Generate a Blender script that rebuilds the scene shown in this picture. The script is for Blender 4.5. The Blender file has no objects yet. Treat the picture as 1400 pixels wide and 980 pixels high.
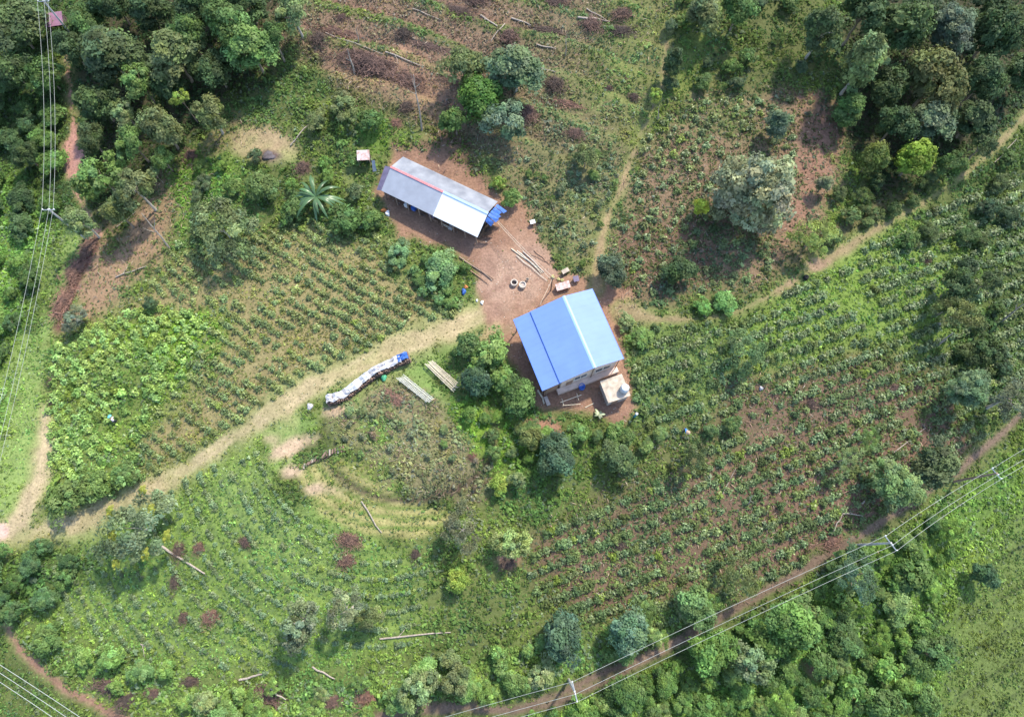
import bpy, math, random
import numpy as np
from mathutils import Vector, Matrix
rnd = random.Random(7)
RG = np.random.default_rng(11)
S = bpy.context.scene
C = S.collection
# ------------------------------------------------------------------ camera, sky, sun, exposure
CH, TILT, F = 92.0, math.radians(17.0), 932.0
cam = bpy.data.cameras.new('camera'); cam.sensor_width = 36; cam.lens = 36*F/1400
cam.clip_start = 1; cam.clip_end = 3000
co = bpy.data.objects.new('camera', cam); C.objects.link(co)
co.location = (0, 0, CH); co.rotation_euler = (TILT, 0, 0); S.camera = co
SUN_EL, SUN_AZ = math.radians(52), math.radians(36)
w = bpy.data.worlds.new('World'); S.world = w; w.use_nodes = True
nt = w.node_tree; bg = nt.nodes['Background']
sky = nt.nodes.new('ShaderNodeTexSky'); sky.sky_type = 'NISHITA'; sky.sun_disc = False
sky.sun_elevation = SUN_EL; sky.sun_rotation = SUN_AZ
nt.links.new(sky.outputs[0], bg.inputs[0]); bg.inputs[1].default_value = 0.15
sl = bpy.data.lights.new('sun', 'SUN'); sl.energy = 2.4; sl.angle = math.radians(3.0); sl.color = (1, .925, .76)
so = bpy.data.objects.new('sun', sl); C.objects.link(so)
sd = Vector((math.sin(SUN_AZ)*math.cos(SUN_EL), math.cos(SUN_AZ)*math.cos(SUN_EL), math.sin(SUN_EL)))
so.rotation_euler = sd.to_track_quat('Z', 'Y').to_euler(); so.location = (60, 90, 150)
S.view_settings.view_transform = 'Standard'; S.view_settings.look = 'None'
S.view_settings.exposure = 1.54; S.view_settings.gamma = 1
S.render.engine = 'CYCLES'
S.cycles.max_bounces = 6; S.cycles.diffuse_bounces = 3; S.cycles.transparent_max_bounces = 6

# ------------------------------------------------------------------ noise, terrain, projection
LAT = {}
def vnoise(x, y, sc, seed=0):
    x = np.asarray(x, float)/sc + 517.3; y = np.asarray(y, float)/sc + 733.7
    lat = LAT.get(seed)
    if lat is None: lat = LAT[seed] = np.random.default_rng(1000+seed).random((256, 256))
    xi = np.floor(x).astype(int); yi = np.floor(y).astype(int)
    fx = x-xi; fy = y-yi; fx = fx*fx*(3-2*fx); fy = fy*fy*(3-2*fy)
    g = lambda a, b: lat[a % 256, b % 256]
    return (g(xi, yi)*(1-fx)+g(xi+1, yi)*fx)*(1-fy) + (g(xi, yi+1)*(1-fx)+g(xi+1, yi+1)*fx)*fy
def fbm(x, y, sc, seed=0):
    return .5*vnoise(x, y, sc, seed)+.3*vnoise(x, y, sc/2.1, seed+1)+.2*vnoise(x, y, sc/4.3, seed+2)
def softp(t, k): return k*np.logaddexp(0, t/k)
def sig(t): return 1/(1+np.exp(-np.clip(t, -40, 40)))
def sstep(a, b, t):
    t = np.clip((t-a)/(b-a), 0, 1); return t*t*(3-2*t)
RA = np.array([-18., 21.]); RB = np.array([79., 59.]); RL = np.linalg.norm(RB-RA); RD = (RB-RA)/RL; RN = np.array([RD[1], -RD[0]])
def ridge(x, y):
    t = np.clip((x-RA[0])*RD[0]+(y-RA[1])*RD[1], 0, RL)
    d = np.hypot(x-RA[0]-t*RD[0], y-RA[1]-t*RD[1])
    side = (x-RA[0])*RN[0]+(y-RA[1])*RN[1]      # > 0 on the south side
    return d, side
def hgt(x, y):
    x = np.asarray(x, float); y = np.asarray(y, float)
    d, s = ridge(x, y)
    h = -0.20*softp(d-11, 4)*sig(s/6)
    h = h - 0.16*softp(-x-34, 5)*sig((y-8)/8)
    h = h + 0.13*softp(y-54, 4)
    h = h - 0.12*softp(x-50, 6)
    yard = np.exp(-(((x-2)/17)**2+((y-38)/17)**2)**2)
    h = h*(1-yard) - 0.02*yard
    tz = sig((y-58)/2.5)*sig((x+36)/3)*sig((26-x)/3)
    q = (x*0.36+y*0.93)/5.6 + .5*vnoise(x, y, 14, 90); q = q-np.floor(q)
    h = h + tz*.62*(np.where(q < .78, q/.78, (1-q)/.22)-.5)
    h = h + (.55*(fbm(x, y, 13, 3)-.5) + .22*(fbm(x, y, 3.2, 8)-.5))*(1-.85*yard)
    rho = np.hypot((x+14)/11.5, (y-17)/8.2); h = h + .95*sig((1-rho)*16)*sig((24-y)/1.5)
    far = np.maximum(0, np.hypot(x, y-30)-130)
    return h + 10*np.sin(x*.011)*np.cos(y*.013)*sstep(0, 120, far)
FW = np.array([0, math.sin(TILT), -math.cos(TILT)]); UP = np.array([0, math.cos(TILT), math.sin(TILT)])
def W(px, py, dz=0.0):
    """the point dz above the ground that the photograph shows at pixel px, py"""
    u = (px-700)/F; v = (490-py)/F
    d = FW + v*UP + np.array([u, 0, 0]); z = dz
    for _ in range(14):
        t = (z-CH)/d[2]; z = .4*z+.6*(float(hgt(d[0]*t, d[1]*t))+dz)
    t = (z-CH)/d[2]
    return np.array([d[0]*t, d[1]*t, z])
def WV(px, py, dz=0.0): return Vector(W(px, py, dz))
def depth(p): return float(p[1]*FW[1]+(p[2]-CH)*FW[2])
def PX(x, y, z):
    cz = y*FW[1]+(z-CH)*FW[2]; up = y*UP[1]+(z-CH)*UP[2]
    cz = np.maximum(cz, 8)
    return 700+F*x/cz, 490-F*up/cz

# ------------------------------------------------------------------ materials
def mat(name, col, rough=.7, var=.0, nscale=3.0, metal=0.0, spec=.4, col2=None, bump=0.0, detail=4, rand=None):
    m = bpy.data.materials.new(name); m.use_nodes = True; t = m.node_tree; b = t.nodes['Principled BSDF']
    b.inputs['Roughness'].default_value = rough; b.inputs['Metallic'].default_value = metal
    b.inputs['Specular IOR Level'].default_value = spec
    tc = t.nodes.new('ShaderNodeTexCoord')
    n = t.nodes.new('ShaderNodeTexNoise'); n.inputs['Scale'].default_value = nscale; n.inputs['Detail'].default_value = detail
    t.links.new(tc.outputs['Object'], n.inputs['Vector'])
    r = t.nodes.new('ShaderNodeValToRGB')
    c2 = col2 or tuple(c*(1-var) for c in col)
    r.color_ramp.elements[0].position = .3; r.color_ramp.elements[1].position = .7
    r.color_ramp.elements[0].color = (*c2, 1); r.color_ramp.elements[1].color = (*[min(1, c*(1+var*.5)) for c in col], 1)
    t.links.new(n.outputs['Fac'], r.inputs['Fac']); t.links.new(r.outputs['Color'], b.inputs['Base Color'])
    if rand:      # every pile a little different in tone
        oi = t.nodes.new('ShaderNodeObjectInfo'); rr = t.nodes.new('ShaderNodeValToRGB'); mx = t.nodes.new('ShaderNodeMix'); mx.data_type = 'RGBA'; mx.blend_type = 'MULTIPLY'; mx.inputs[0].default_value = 1
        rr.color_ramp.elements[0].color = (*rand, 1); rr.color_ramp.elements[1].color = (1.35, 1.3, 1.2, 1)
        t.links.new(oi.outputs['Random'], rr.inputs['Fac']); t.links.new(r.outputs['Color'], mx.inputs[6]); t.links.new(rr.outputs['Color'], mx.inputs[7]); t.links.new(mx.outputs[2], b.inputs['Base Color'])
    if bump:
        bp = t.nodes.new('ShaderNodeBump'); bp.inputs['Strength'].default_value = bump; bp.inputs['Distance'].default_value = .05
        t.links.new(n.outputs['Fac'], bp.inputs['Height']); t.links.new(bp.outputs['Normal'], b.inputs['Normal'])
    return m
def leaf_mat(name, use_obj=True, trans=.28, rough=.5, spec=.35):
    m = bpy.data.materials.new(name); m.use_nodes = True; t = m.node_tree; b = t.nodes['Principled BSDF']; out = t.nodes['Material Output']
    a = t.nodes.new('ShaderNodeAttribute'); a.attribute_name = 'tint'
    col = a.outputs['Color']
    if use_obj:
        oi = t.nodes.new('ShaderNodeObjectInfo')
        mx = t.nodes.new('ShaderNodeMix'); mx.data_type = 'RGBA'; mx.blend_type = 'MULTIPLY'; mx.inputs[0].default_value = 1
        t.links.new(col, mx.inputs[6]); t.links.new(oi.outputs['Color'], mx.inputs[7]); col = mx.outputs[2]
    b.inputs['Roughness'].default_value = rough; b.inputs['Specular IOR Level'].default_value = spec
    tr = t.nodes.new('ShaderNodeBsdfTranslucent'); ms = t.nodes.new('ShaderNodeMixShader'); ms.inputs[0].default_value = trans
    t.links.new(col, b.inputs['Base Color']); t.links.new(col, tr.inputs['Color'])
    t.links.new(b.outputs[0], ms.inputs[1]); t.links.new(tr.outputs[0], ms.inputs[2]); t.links.new(ms.outputs[0], out.inputs['Surface'])
    return m
def ground_mat():
    m = bpy.data.materials.new('ground_soil_and_turf'); m.use_nodes = True; t = m.node_tree; b = t.nodes['Principled BSDF']
    a = t.nodes.new('ShaderNodeAttribute'); a.attribute_name = 'tint'
    geo = t.nodes.new('ShaderNodeNewGeometry')
    def noise(sc, det):
        n = t.nodes.new('ShaderNodeTexNoise'); n.inputs['Scale'].default_value = sc; n.inputs['Detail'].default_value = det
        n.inputs['Roughness'].default_value = .65
        t.links.new(geo.outputs['Position'], n.inputs['Vector']); return n
    n1 = noise(.55, 6); n2 = noise(3.1, 6)
    def rng(n, lo, hi):
        r = t.nodes.new('ShaderNodeMapRange'); r.inputs[1].default_value = .3; r.inputs[2].default_value = .7
        r.inputs[3].default_value = lo; r.inputs[4].default_value = hi; t.links.new(n.outputs['Fac'], r.inputs[0]); return r
    r1 = rng(n1, .84, 1.16); r2 = rng(n2, .68, 1.28)
    mu = t.nodes.new('ShaderNodeMath'); mu.operation = 'MULTIPLY'; t.links.new(r1.outputs[0], mu.inputs[0]); t.links.new(r2.outputs[0], mu.inputs[1])
    vm = t.nodes.new('ShaderNodeVectorMath'); vm.operation = 'SCALE'
    t.links.new(a.outputs['Color'], vm.inputs[0]); t.links.new(mu.outputs[0], vm.inputs['Scale'])
    t.links.new(vm.outputs[0], b.inputs['Base Color'])
    b.inputs['Roughness'].default_value = .95; b.inputs['Specular IOR Level'].default_value = .1
    bp = t.nodes.new('ShaderNodeBump'); bp.inputs['Strength'].default_value = .6; bp.inputs['Distance'].default_value = .12
    t.links.new(n2.outputs['Fac'], bp.inputs['Height']); t.links.new(bp.outputs['Normal'], b.inputs['Normal'])
    return m
M = dict(
    ground=ground_mat(), leaf=leaf_mat('tree_leaves', True, .36, .6, .18), tea=leaf_mat('tea_leaves', True, .34, .6, .18),
    cover=leaf_mat('herb_leaves', False, .36, .7, .12), banana=leaf_mat('banana_leaf', True, .3, .35, .5),
    bark=mat('bark', (.24, .19, .14), .9, .4, 5, bump=.4), palebark=mat('pale_bark', (.42, .37, .31), .85, .35, 5, bump=.3),
    deadwood=mat('bleached_dead_wood', (.34, .285, .235), .9, .45, 5, bump=.4), twig=mat('dry_brush_twigs', (.120, .074, .062), .9, .55, 2.5, col2=(.05, .033, .031), rand=(.62, .74, .70)),
    twigred=mat('red_dry_brush', (.165, .092, .070), .9, .5, 2.5, col2=(.065, .040, .034), rand=(.55, .72, .72)), ash=mat('ash_and_charcoal', (.10, .085, .09), .95, .5, 2),
    blueroof=mat('blue_painted_steel', (.130, .216, .48), .5, .07, .5, spec=.25), bluedark=mat('blue_flashing', (.05, .16, .55), .45, .08, 2),
    blueridge=mat('pale_blue_ridge', (.26, .40, .68), .5, .06, 2),
    zincnew=mat('new_zinc_sheet', (.70, .71, .74), .42, .05, .6, metal=.15, spec=.6), zinc=mat('weathered_zinc_sheet', (.34, .35, .39), .5, .12, .8, metal=.2),
    zincold=mat('old_mottled_zinc', (.28, .29, .32), .5, 0, .55, metal=.2, col2=(.15, .16, .19)), redridge=mat('red_ridge_paint', (.55, .16, .17), .6, .2, 3),
    purple=mat('purple_grey_sheet', (.16, .13, .20), .55, .25, 1.5), rust=mat('rust_streaked_zinc', (.56, .50, .50), .6, 0, 2.2, col2=(.33, .19, .15)),
    maroon=mat('maroon_roof_sheet', (.26, .13, .19), .6, .25, 2),
    plaster=mat('weathered_cream_plaster', (.62, .47, .38), .85, .2, 1.6), plank=mat('brown_plank', (.30, .18, .12), .8, .35, 3),
    darkplank=mat('dark_plank', (.10, .075, .065), .85, .4, 3), post=mat('timber_post', (.28, .20, .15), .85, .3, 4),
    glass=mat('dark_window_glass', (.02, .025, .035), .15, .2, 2, spec=.7), frame=mat('window_frame', (.62, .55, .48), .6, .15, 3),
    concrete=mat('pale_concrete', (.40, .34, .30), .85, .18, 2.2), ring=mat('concrete_ring', (.50, .44, .37), .9, .25, 4),
    whiteplastic=mat('white_plastic', (.80, .80, .80), .45, .06, 2), greyplastic=mat('grey_plastic', (.42, .43, .45), .5, .15, 2),
    bluedrum=mat('blue_plastic', (.035, .13, .50), .4, .12, 2), teal=mat('teal_plastic', (.03, .26, .34), .45, .12, 2),
    tarpw=mat('white_tarpaulin', (.56, .55, .57), .55, 0, 2.2, col2=(.25, .24, .25)), tarpb=mat('blue_tarpaulin', (.045, .13, .42), .5, .35, 3),
    tarpg=mat('green_tarpaulin', (.08, .36, .20), .55, .3, 3), orange=mat('orange_cloth', (.60, .22, .07), .8, .25, 4),
    pink=mat('pale_pink_cloth', (.66, .50, .50), .8, .15, 4), cream=mat('cream_cloth', (.43, .36, .29), .8, .38, 1.6),
    logend=mat('split_firewood', (.20, .13, .10), .85, .5, 2.5), bamboo=mat('dry_bamboo', (.58, .50, .38), .6, .25, 3), greybamboo=mat('grey_bamboo', (.50, .49, .42), .65, .25, 3),
    steel=mat('galvanised_steel', (.36, .38, .40), .45, .15, 3, metal=.4), cable=mat('aluminium_cable', (.33, .35, .33), .5, .1, 1), polec=mat('concrete_pole', (.40, .39, .38), .8, .15, 2),
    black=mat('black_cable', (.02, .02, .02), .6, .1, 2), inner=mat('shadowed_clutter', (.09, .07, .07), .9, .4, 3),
    skin=mat('skin', (.36, .21, .14), .6, .08, 5), hair=mat('black_hair', (.015, .012, .01), .5, .2, 9), jeans=mat('dark_trousers', (.03, .035, .05), .85, .2, 5),
    shirtw=mat('white_shirt', (.70, .62, .64), .8, .08, 5), shirtb=mat('blue_shirt', (.04, .20, .50), .8, .15, 5), hatc=mat('cyan_hat', (.14, .52, .62), .7, .1, 5),
    straw=mat('pale_hat', (.40, .29, .20), .8, .15, 5), charred=mat('charred_wood', (.018, .016, .015), .9, .4, 4), flower=mat('yellow_leaves', (.36, .30, .05), .6, .2, 3),
)
# ------------------------------------------------------------------ object helpers
def tag(o, label=None, cat=None, group=None, kind=None):
    if label: o['label'] = label
    if cat: o['category'] = cat
    if group: o['group'] = group
    if kind: o['kind'] = kind
    return o
def empty(name, loc, rz=0.0):
    o = bpy.data.objects.new(name, None); C.objects.link(o); o.location = loc; o.rotation_euler = (0, 0, rz); o.empty_display_size = .3
    return o
def link(name, me, parent=None, loc=None):
    o = bpy.data.objects.new(name, me); C.objects.link(o)
    if parent: o.parent = parent
    if loc is not None: o.location = loc
    return o
class MB:
    def __init__(s): s.v = []; s.f = []
    def add(s, vs, fs):
        k = len(s.v); s.v += [tuple(map(float, p)) for p in vs]; s.f += [tuple(i+k for i in f) for f in fs]; return s
    def box(s, c, size, rz=0.0, mtx=None):
        x, y, z = [a/2 for a in size]
        R = mtx or Matrix.Rotation(rz, 3, 'Z'); c = Vector(c)
        vs = [c+R @ Vector(p) for p in ((-x, -y, -z), (x, -y, -z), (x, y, -z), (-x, y, -z), (-x, -y, z), (x, -y, z), (x, y, z), (-x, y, z))]
        return s.add(vs, [(0, 3, 2, 1), (4, 5, 6, 7), (0, 1, 5, 4), (1, 2, 6, 5), (2, 3, 7, 6), (3, 0, 4, 7)])
    def tube(s, p0, p1, r0, r1=None, n=6, cap=True):
        return s.path([p0, p1], [r0, r0 if r1 is None else r1], n, cap)
    def path(s, pts, rs, n=6, cap=True):
        pts = [Vector(p) for p in pts]; vs = []; fs = []
        for i, p in enumerate(pts):
            d = (pts[min(i+1, len(pts)-1)]-pts[max(i-1, 0)])
            d = d.normalized() if d.length > 1e-9 else Vector((0, 0, 1))
            a = d.cross(Vector((0, 0, 1)) if abs(d.z) < .9 else Vector((1, 0, 0))).normalized(); b = d.cross(a)
            r = rs[i] if isinstance(rs, (list, tuple)) else rs
            vs += [p+(a*math.cos(t)+b*math.sin(t))*r for t in (2*math.pi*k/n for k in range(n))]
            if i: fs += [((i-1)*n+k, i*n+k, i*n+(k+1) % n, (i-1)*n+(k+1) % n) for k in range(n)]
        if cap: fs += [tuple(range(n)), tuple(reversed(range((len(pts)-1)*n, len(pts)*n)))]
        return s.add(vs, fs)
    def lathe(s, prof, c=(0, 0, 0), n=20):
        vs = []; fs = []
        for i, (r, z) in enumerate(prof):
            vs += [(c[0]+r*math.cos(2*math.pi*k/n), c[1]+r*math.sin(2*math.pi*k/n), c[2]+z) for k in range(n)]
            if i: fs += [((i-1)*n+k, (i-1)*n+(k+1) % n, i*n+(k+1) % n, i*n+k) for k in range(n)]
        return s.add(vs, fs)
    def slab(s, quad, th):
        """a sheet through four points with thickness th straight down"""
        q = [Vector(p) for p in quad]; vs = q+[p-Vector((0, 0, th)) for p in q]; n = len(q)
        fs = [tuple(range(n)), tuple(reversed(range(n, 2*n)))]+[(i, i+n, (i+1) % n+n, (i+1) % n) for i in range(n)]
        return s.add(vs, fs)
    def mesh(s, name, m):
        me = bpy.data.meshes.new(name); me.from_pydata(s.v, [], s.f); me.materials.append(M[m] if isinstance(m, str) else m); me.validate(); me.update(); return me
    def build(s, name, m, parent=None, loc=None, smooth=False):
        me = s.mesh(name, m)
        if smooth: me.polygons.foreach_set('use_smooth', [True]*len(me.polygons))
        return link(name, me, parent, loc)
def bevel(o, wd=.02, seg=2):
    b = o.modifiers.new('bevel', 'BEVEL'); b.width = wd; b.segments = seg; b.limit_method = 'ANGLE'; return o
def quads_mesh(name, verts, tint, m):
    """verts (N,4,3), tint (N,3): one mesh of N leaf-shaped faces"""
    n = len(verts); me = bpy.data.meshes.new(name)
    me.vertices.add(4*n); me.loops.add(4*n); me.polygons.add(n)
    me.vertices.foreach_set('co', np.ascontiguousarray(verts, dtype=np.float32).ravel())
    me.loops.foreach_set('vertex_index', np.arange(4*n, dtype=np.int32))
    me.polygons.foreach_set('loop_start', np.arange(0, 4*n, 4, dtype=np.int32))
    me.update(calc_edges=True)
    a = me.attributes.new('tint', 'FLOAT_COLOR', 'FACE')
    a.data.foreach_set('color', np.concatenate([np.clip(tint, 0, 2), np.ones((n, 1))], 1).astype(np.float32).ravel())
    me.materials.append(m); return me
def leaves(c, nrm, size, asp=.55, rg=RG):
    n = len(c); nrm = nrm/np.maximum(np.linalg.norm(nrm, axis=1, keepdims=True), 1e-6)
    t = rg.normal(size=(n, 3)); t -= nrm*(t*nrm).sum(1, keepdims=True); t /= np.maximum(np.linalg.norm(t, axis=1, keepdims=True), 1e-6)
    b = np.cross(nrm, t); s = np.asarray(size).reshape(-1, 1)
    droop = nrm*s*.25
    return np.stack([c+t*s-droop, c+b*s*asp, c-t*s-droop*.6, c-b*s*asp], 1)
# ------------------------------------------------------------------ the ground, divided into hillside, yard, tracks and road
def axis(lo, hi, st):
    a = list(np.arange(lo, hi+1e-6, st)); g = st
    left = []; x = lo
    while x > -420: g *= 1.35; x -= g; left.append(x)
    g = st; right = []; x = hi
    while x < 480: g *= 1.35; x += g; right.append(x)
    return np.array(left[::-1]+a+right)
GX = axis(-98, 100, .5); GY = axis(-34, 112, .5); NX, NY = len(GX), len(GY)
XX, YY = np.meshgrid(GX, GY, indexing='xy'); ZZ = hgt(XX, YY)
PXX, PYY = PX(XX, YY, ZZ)
WOB = 34*(fbm(XX, YY, 7, 20)-.5) + 26*(fbm(XX, YY, 2.0, 24)-.5)      # ragged borders
FINE = fbm(XX, YY, 2.2, 31); PATCH = fbm(XX, YY, 9, 35); PATCH2 = fbm(XX, YY, 5, 39)
def sdf_poly(P):
    P = np.array(P, float); d = np.full(PXX.shape, 1e9); ins = np.zeros(PXX.shape, bool)
    for (ax, ay), (bx, by) in zip(P, np.roll(P, -1, 0)):
        ex, ey = bx-ax, by-ay; t = np.clip(((PXX-ax)*ex+(PYY-ay)*ey)/(ex*ex+ey*ey+1e-9), 0, 1)
        d = np.minimum(d, np.hypot(PXX-ax-t*ex, PYY-ay-t*ey))
        c = ((ay > PYY) != (by > PYY)) & (PXX < (bx-ax)*(PYY-ay)/((by-ay) if by != ay else 1e-9)+ax); ins ^= c
    return np.where(ins, -d, d)
def sdf_line(P, wd):
    d = np.full(PXX.shape, 1e9); P = [tuple(p) for p in P]
    ws = wd if isinstance(wd, (list, tuple)) else [wd]*len(P)
    for (ax, ay), (bx, by), wa, wb in zip(P[:-1], P[1:], ws[:-1], ws[1:]):
        ex, ey = bx-ax, by-ay; t = np.clip(((PXX-ax)*ex+(PYY-ay)*ey)/(ex*ex+ey*ey+1e-9), 0, 1)
        d = np.minimum(d, np.hypot(PXX-ax-t*ex, PYY-ay-t*ey)-(wa+(wb-wa)*t)/2)
    return d
def sdf_ell(cx, cy, rx, ry, ang=0):
    a = math.radians(ang); x = (PXX-cx)*math.cos(a)+(PYY-cy)*math.sin(a); y = -(PXX-cx)*math.sin(a)+(PYY-cy)*math.cos(a)
    return (np.hypot(x/rx, y/ry)-1)*min(rx, ry)
def mask(d, f, wob=1.0):
    if f >= 9: f = f*1.7; wob = wob*1.8
    return 1-sstep(-f, f, d+WOB*wob)
GC = np.zeros(PXX.shape+(3,)); CC = np.zeros_like(GC); CD = np.zeros(PXX.shape); CS = np.zeros(PXX.shape); CG = np.zeros(PXX.shape)
def zone(m, ground=None, cover=None, dens=None, size=None, grass=None):
    global CD, CS, CG
    if ground is not None: GC[:] = GC*(1-m[..., None])+np.array(ground)*m[..., None]
    if cover is not None: CC[:] = CC*(1-m[..., None])+np.array(cover)*m[..., None]
    if dens is not None: CD = CD*(1-m)+dens*m
    if size is not None: CS = CS*(1-m)+size*m
    if grass is not None: CG = CG*(1-m)+grass*m
one = np.ones(PXX.shape)
zone(one, (.080, .100, .032), (.082, .130, .034), 7.5, .19, .25)
zone(sstep(.48, .62, PATCH), (.10, .12, .038), (.105, .165, .040), 7.5, .17, .4)
P = lambda *a: sdf_poly(a)
# strip left of the power line, dark at the top and bright at the bottom
zone(mask(P((-400, -400), (100, -400), (100, 100), (108, 290), (70, 330), (-400, 330)), 14), (.045, .06, .02), (.045, .082, .022), 8, .21, .2)
zone(mask(P((-400, 250), (40, 240), (82, 300), (60, 420), (10, 600), (-400, 660)), 22), (.10, .15, .035), (.120, .215, .044), 8, .21, .25)
zone(mask(P((88, 310), (124, 300), (115, 400), (80, 470), (62, 600), (55, 700), (20, 730), (-200, 740), (-200, 660), (0, 600), (50, 430)), 14), (.17, .23, .070), (.165, .255, .065), 5, .13, .9)
# forest floors
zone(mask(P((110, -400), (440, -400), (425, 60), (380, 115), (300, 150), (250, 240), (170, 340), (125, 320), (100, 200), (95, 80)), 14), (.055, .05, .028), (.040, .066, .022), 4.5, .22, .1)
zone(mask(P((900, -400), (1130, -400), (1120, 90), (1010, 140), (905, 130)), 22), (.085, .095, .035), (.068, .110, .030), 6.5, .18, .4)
zone(mask(P((905, 20), (970, 30), (960, 130), (910, 140)), 18), (.12, .15, .04), (.12, .19, .038), 5, .15, .8)
# brown strip under the forest
zone(mask(P((330, 165), (225, 240), (125, 345), (80, 470), (150, 430), (225, 350), (290, 250), (350, 170)), 10), (.235, .155, .095), (.10, .12, .05), 1.6, .15, .5)
zone(mask(sdf_line(((136, 318), (120, 345), (104, 375), (92, 405), (80, 450)), (10, 14, 15, 18, 14)), 5, .5), (.120, .058, .046), (.08, .06, .04), 2)
# slashed slope above the long house
slash = mask(P((430, -400), (905, -400), (900, 80), (860, 180), (800, 330), (740, 290), (690, 240), (600, 180), (480, 125), (400, 60)), 22)
q = (XX*.36+YY*.93)/5.6 + .5*vnoise(XX, YY, 14, 90); q = q-np.floor(q)
zone(slash, (.190, .128, .085), (.150, .128, .072), 6.8, .15, .6)
zone(slash*sstep(.42, .58, .6*PATCH+.4*FINE), None, (.175, .155, .085), 4, .14, .7)
zone(slash*sstep(.52, .80, q)*.95, (.095, .10, .042), (.100, .150, .042), 8, .17, .3)
zone(slash*(1-sstep(.0, .30, q))*.75, (.180, .105, .078), (.150, .100, .070), 5, .13, .5)
zone(slash*sstep(650, 860, PXX+.8*PYY)*.6, (.13, .125, .060), (.135, .175, .078), 7, .17, .4)
zone(mask(P((830, -50), (915, -50), (905, 120), (850, 190), (800, 140)), 30)*.8, (.12, .14, .045), (.115, .180, .045), 6, .16, .6)
zone(mask(P((440, 60), (545, 60), (640, 120), (690, 170), (600, 170), (470, 120)), 14)*.7, (.25, .15, .10), (.19, .16, .10), 3, .13, .7)
zone(mask(P((380, 120), (500, 130), (620, 200), (600, 225), (520, 205), (480, 230), (330, 190)), 18), (.085, .10, .035), (.085, .135, .038), 7.5, .2, .3)
zone(mask(sdf_ell(545, 195, 50, 17, 12), 12), (.11, .17, .035), (.115, .21, .035), 7, .17, .6)
zone(mask(P((610, 175), (690, 240), (730, 290), (700, 285), (640, 245), (545, 205)), 9), (.13, .085, .055), (.075, .105, .032), 4, .17, .3)
zone(mask(P((720, 200), (850, 190), (830, 310), (810, 380), (770, 370), (730, 310)), 18)*.85, (.13, .125, .058), (.115, .155, .064), 7, .17, .35)
# red field right of the footpath
zone(mask(P((880, 170), (960, 130), (1080, 110), (1150, 150), (1160, 240), (1120, 330), (1045, 400), (1010, 415), (850, 415), (825, 385), (835, 310), (860, 240)), 14), (.165, .115, .072), (.100, .125, .052), 6.5, .16, .4)
zone(mask(P((1090, 130), (1150, 140), (1158, 210), (1130, 270), (1095, 350), (1060, 350), (1085, 230)), 12), (.20, .115, .080), (.10, .11, .05), 3.0, .15, .4)
zone(mask(sdf_ell(1000, 160, 55, 22, 0), 16)*.8, (.12, .13, .05), (.10, .145, .045), 6, .17, .4)
zone(mask(P((850, 290), (960, 300), (1000, 400), (850, 405)), 14), (.125, .080, .052), (.085, .11, .045), 6, .18, .2)
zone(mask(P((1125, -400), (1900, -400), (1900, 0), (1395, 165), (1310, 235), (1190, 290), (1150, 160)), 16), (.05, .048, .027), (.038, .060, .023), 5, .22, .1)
zone(mask(P((1090, 310), (1300, 250), (1210, 305), (1110, 365), (1050, 395)), 9), (.11, .095, .048), (.075, .10, .03), 4, .16, .5)
# right flank beyond the path, cloud shade painted into its darker greens
zone(mask(P((1400, 180), (1900, -50), (1900, 620), (1380, 590), (1300, 520), (1200, 400), (1240, 300)), 22), (.060, .080, .027), (.058, .100, .028), 8, .2, .2)
# tea slope
zone(mask(P((1020, 430), (1120, 368), (1240, 300), (1330, 330), (1300, 470), (1150, 500), (1030, 520), (960, 470)), 20), (.125, .18, .040), (.130, .215, .042), 7.5, .15, .8)
zone(mask(P((850, 430), (1010, 440), (1010, 560), (900, 600), (860, 560)), 18), (.10, .14, .04), (.105, .160, .050), 8, .18, .3)
zone(mask(P((1010, 520), (1180, 480), (1300, 540), (1330, 620), (1190, 745), (1020, 830), (880, 870), (760, 840), (690, 760), (760, 700), (900, 640)), 18), (.125, .084, .056), (.100, .132, .046), 6.0, .15, .5)
zone(mask(P((690, 600), (860, 590), (960, 560), (1000, 610), (900, 660), (760, 700), (690, 740)), 26)*.85, (.095, .11, .038), (.100, .150, .044), 7.5, .19, .3)
zone(mask(P((1050, 640), (1180, 600), (1290, 600), (1190, 740), (1080, 790)), 20)*.6, (.150, .088, .062), None, 4.2, .15, .5)
# left field: green and overgrown at the lower left, dry on the right
zone(mask(P((130, 440), (250, 340), (420, 300), (545, 325), (640, 430), (560, 470), (480, 500), (330, 590), (180, 690), (70, 700), (62, 520)), 12), (.195, .165, .078), (.145, .170, .056), 6.5, .13, .6)
zone(mask(P((70, 470), (170, 430), (300, 440), (270, 500), (215, 580), (190, 660), (120, 700), (60, 700), (62, 560)), 16), (.115, .15, .042), (.125, .205, .046), 8, .2, .3)
zone(mask(P((160, 440), (260, 425), (310, 470), (240, 500), (180, 480)), 14), (.115, .16, .032), (.115, .215, .030), 7, .17, .6)
zone(mask(P((240, 250), (330, 200), (430, 200), (500, 240), (545, 320), (500, 340), (400, 300), (250, 340)), 20), (.085, .105, .035), (.088, .145, .036), 7, .19, .4)
zone(mask(P((240, 230), (330, 190), (350, 240), (290, 290), (230, 330)), 14), (.10, .15, .035), (.105, .19, .034), 7, .17, .6)
zone(mask(P((545, 320), (640, 360), (650, 425), (600, 430), (560, 390), (500, 330)), 12), (.10, .13, .04), (.105, .170, .048), 6, .19, .3)
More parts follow.
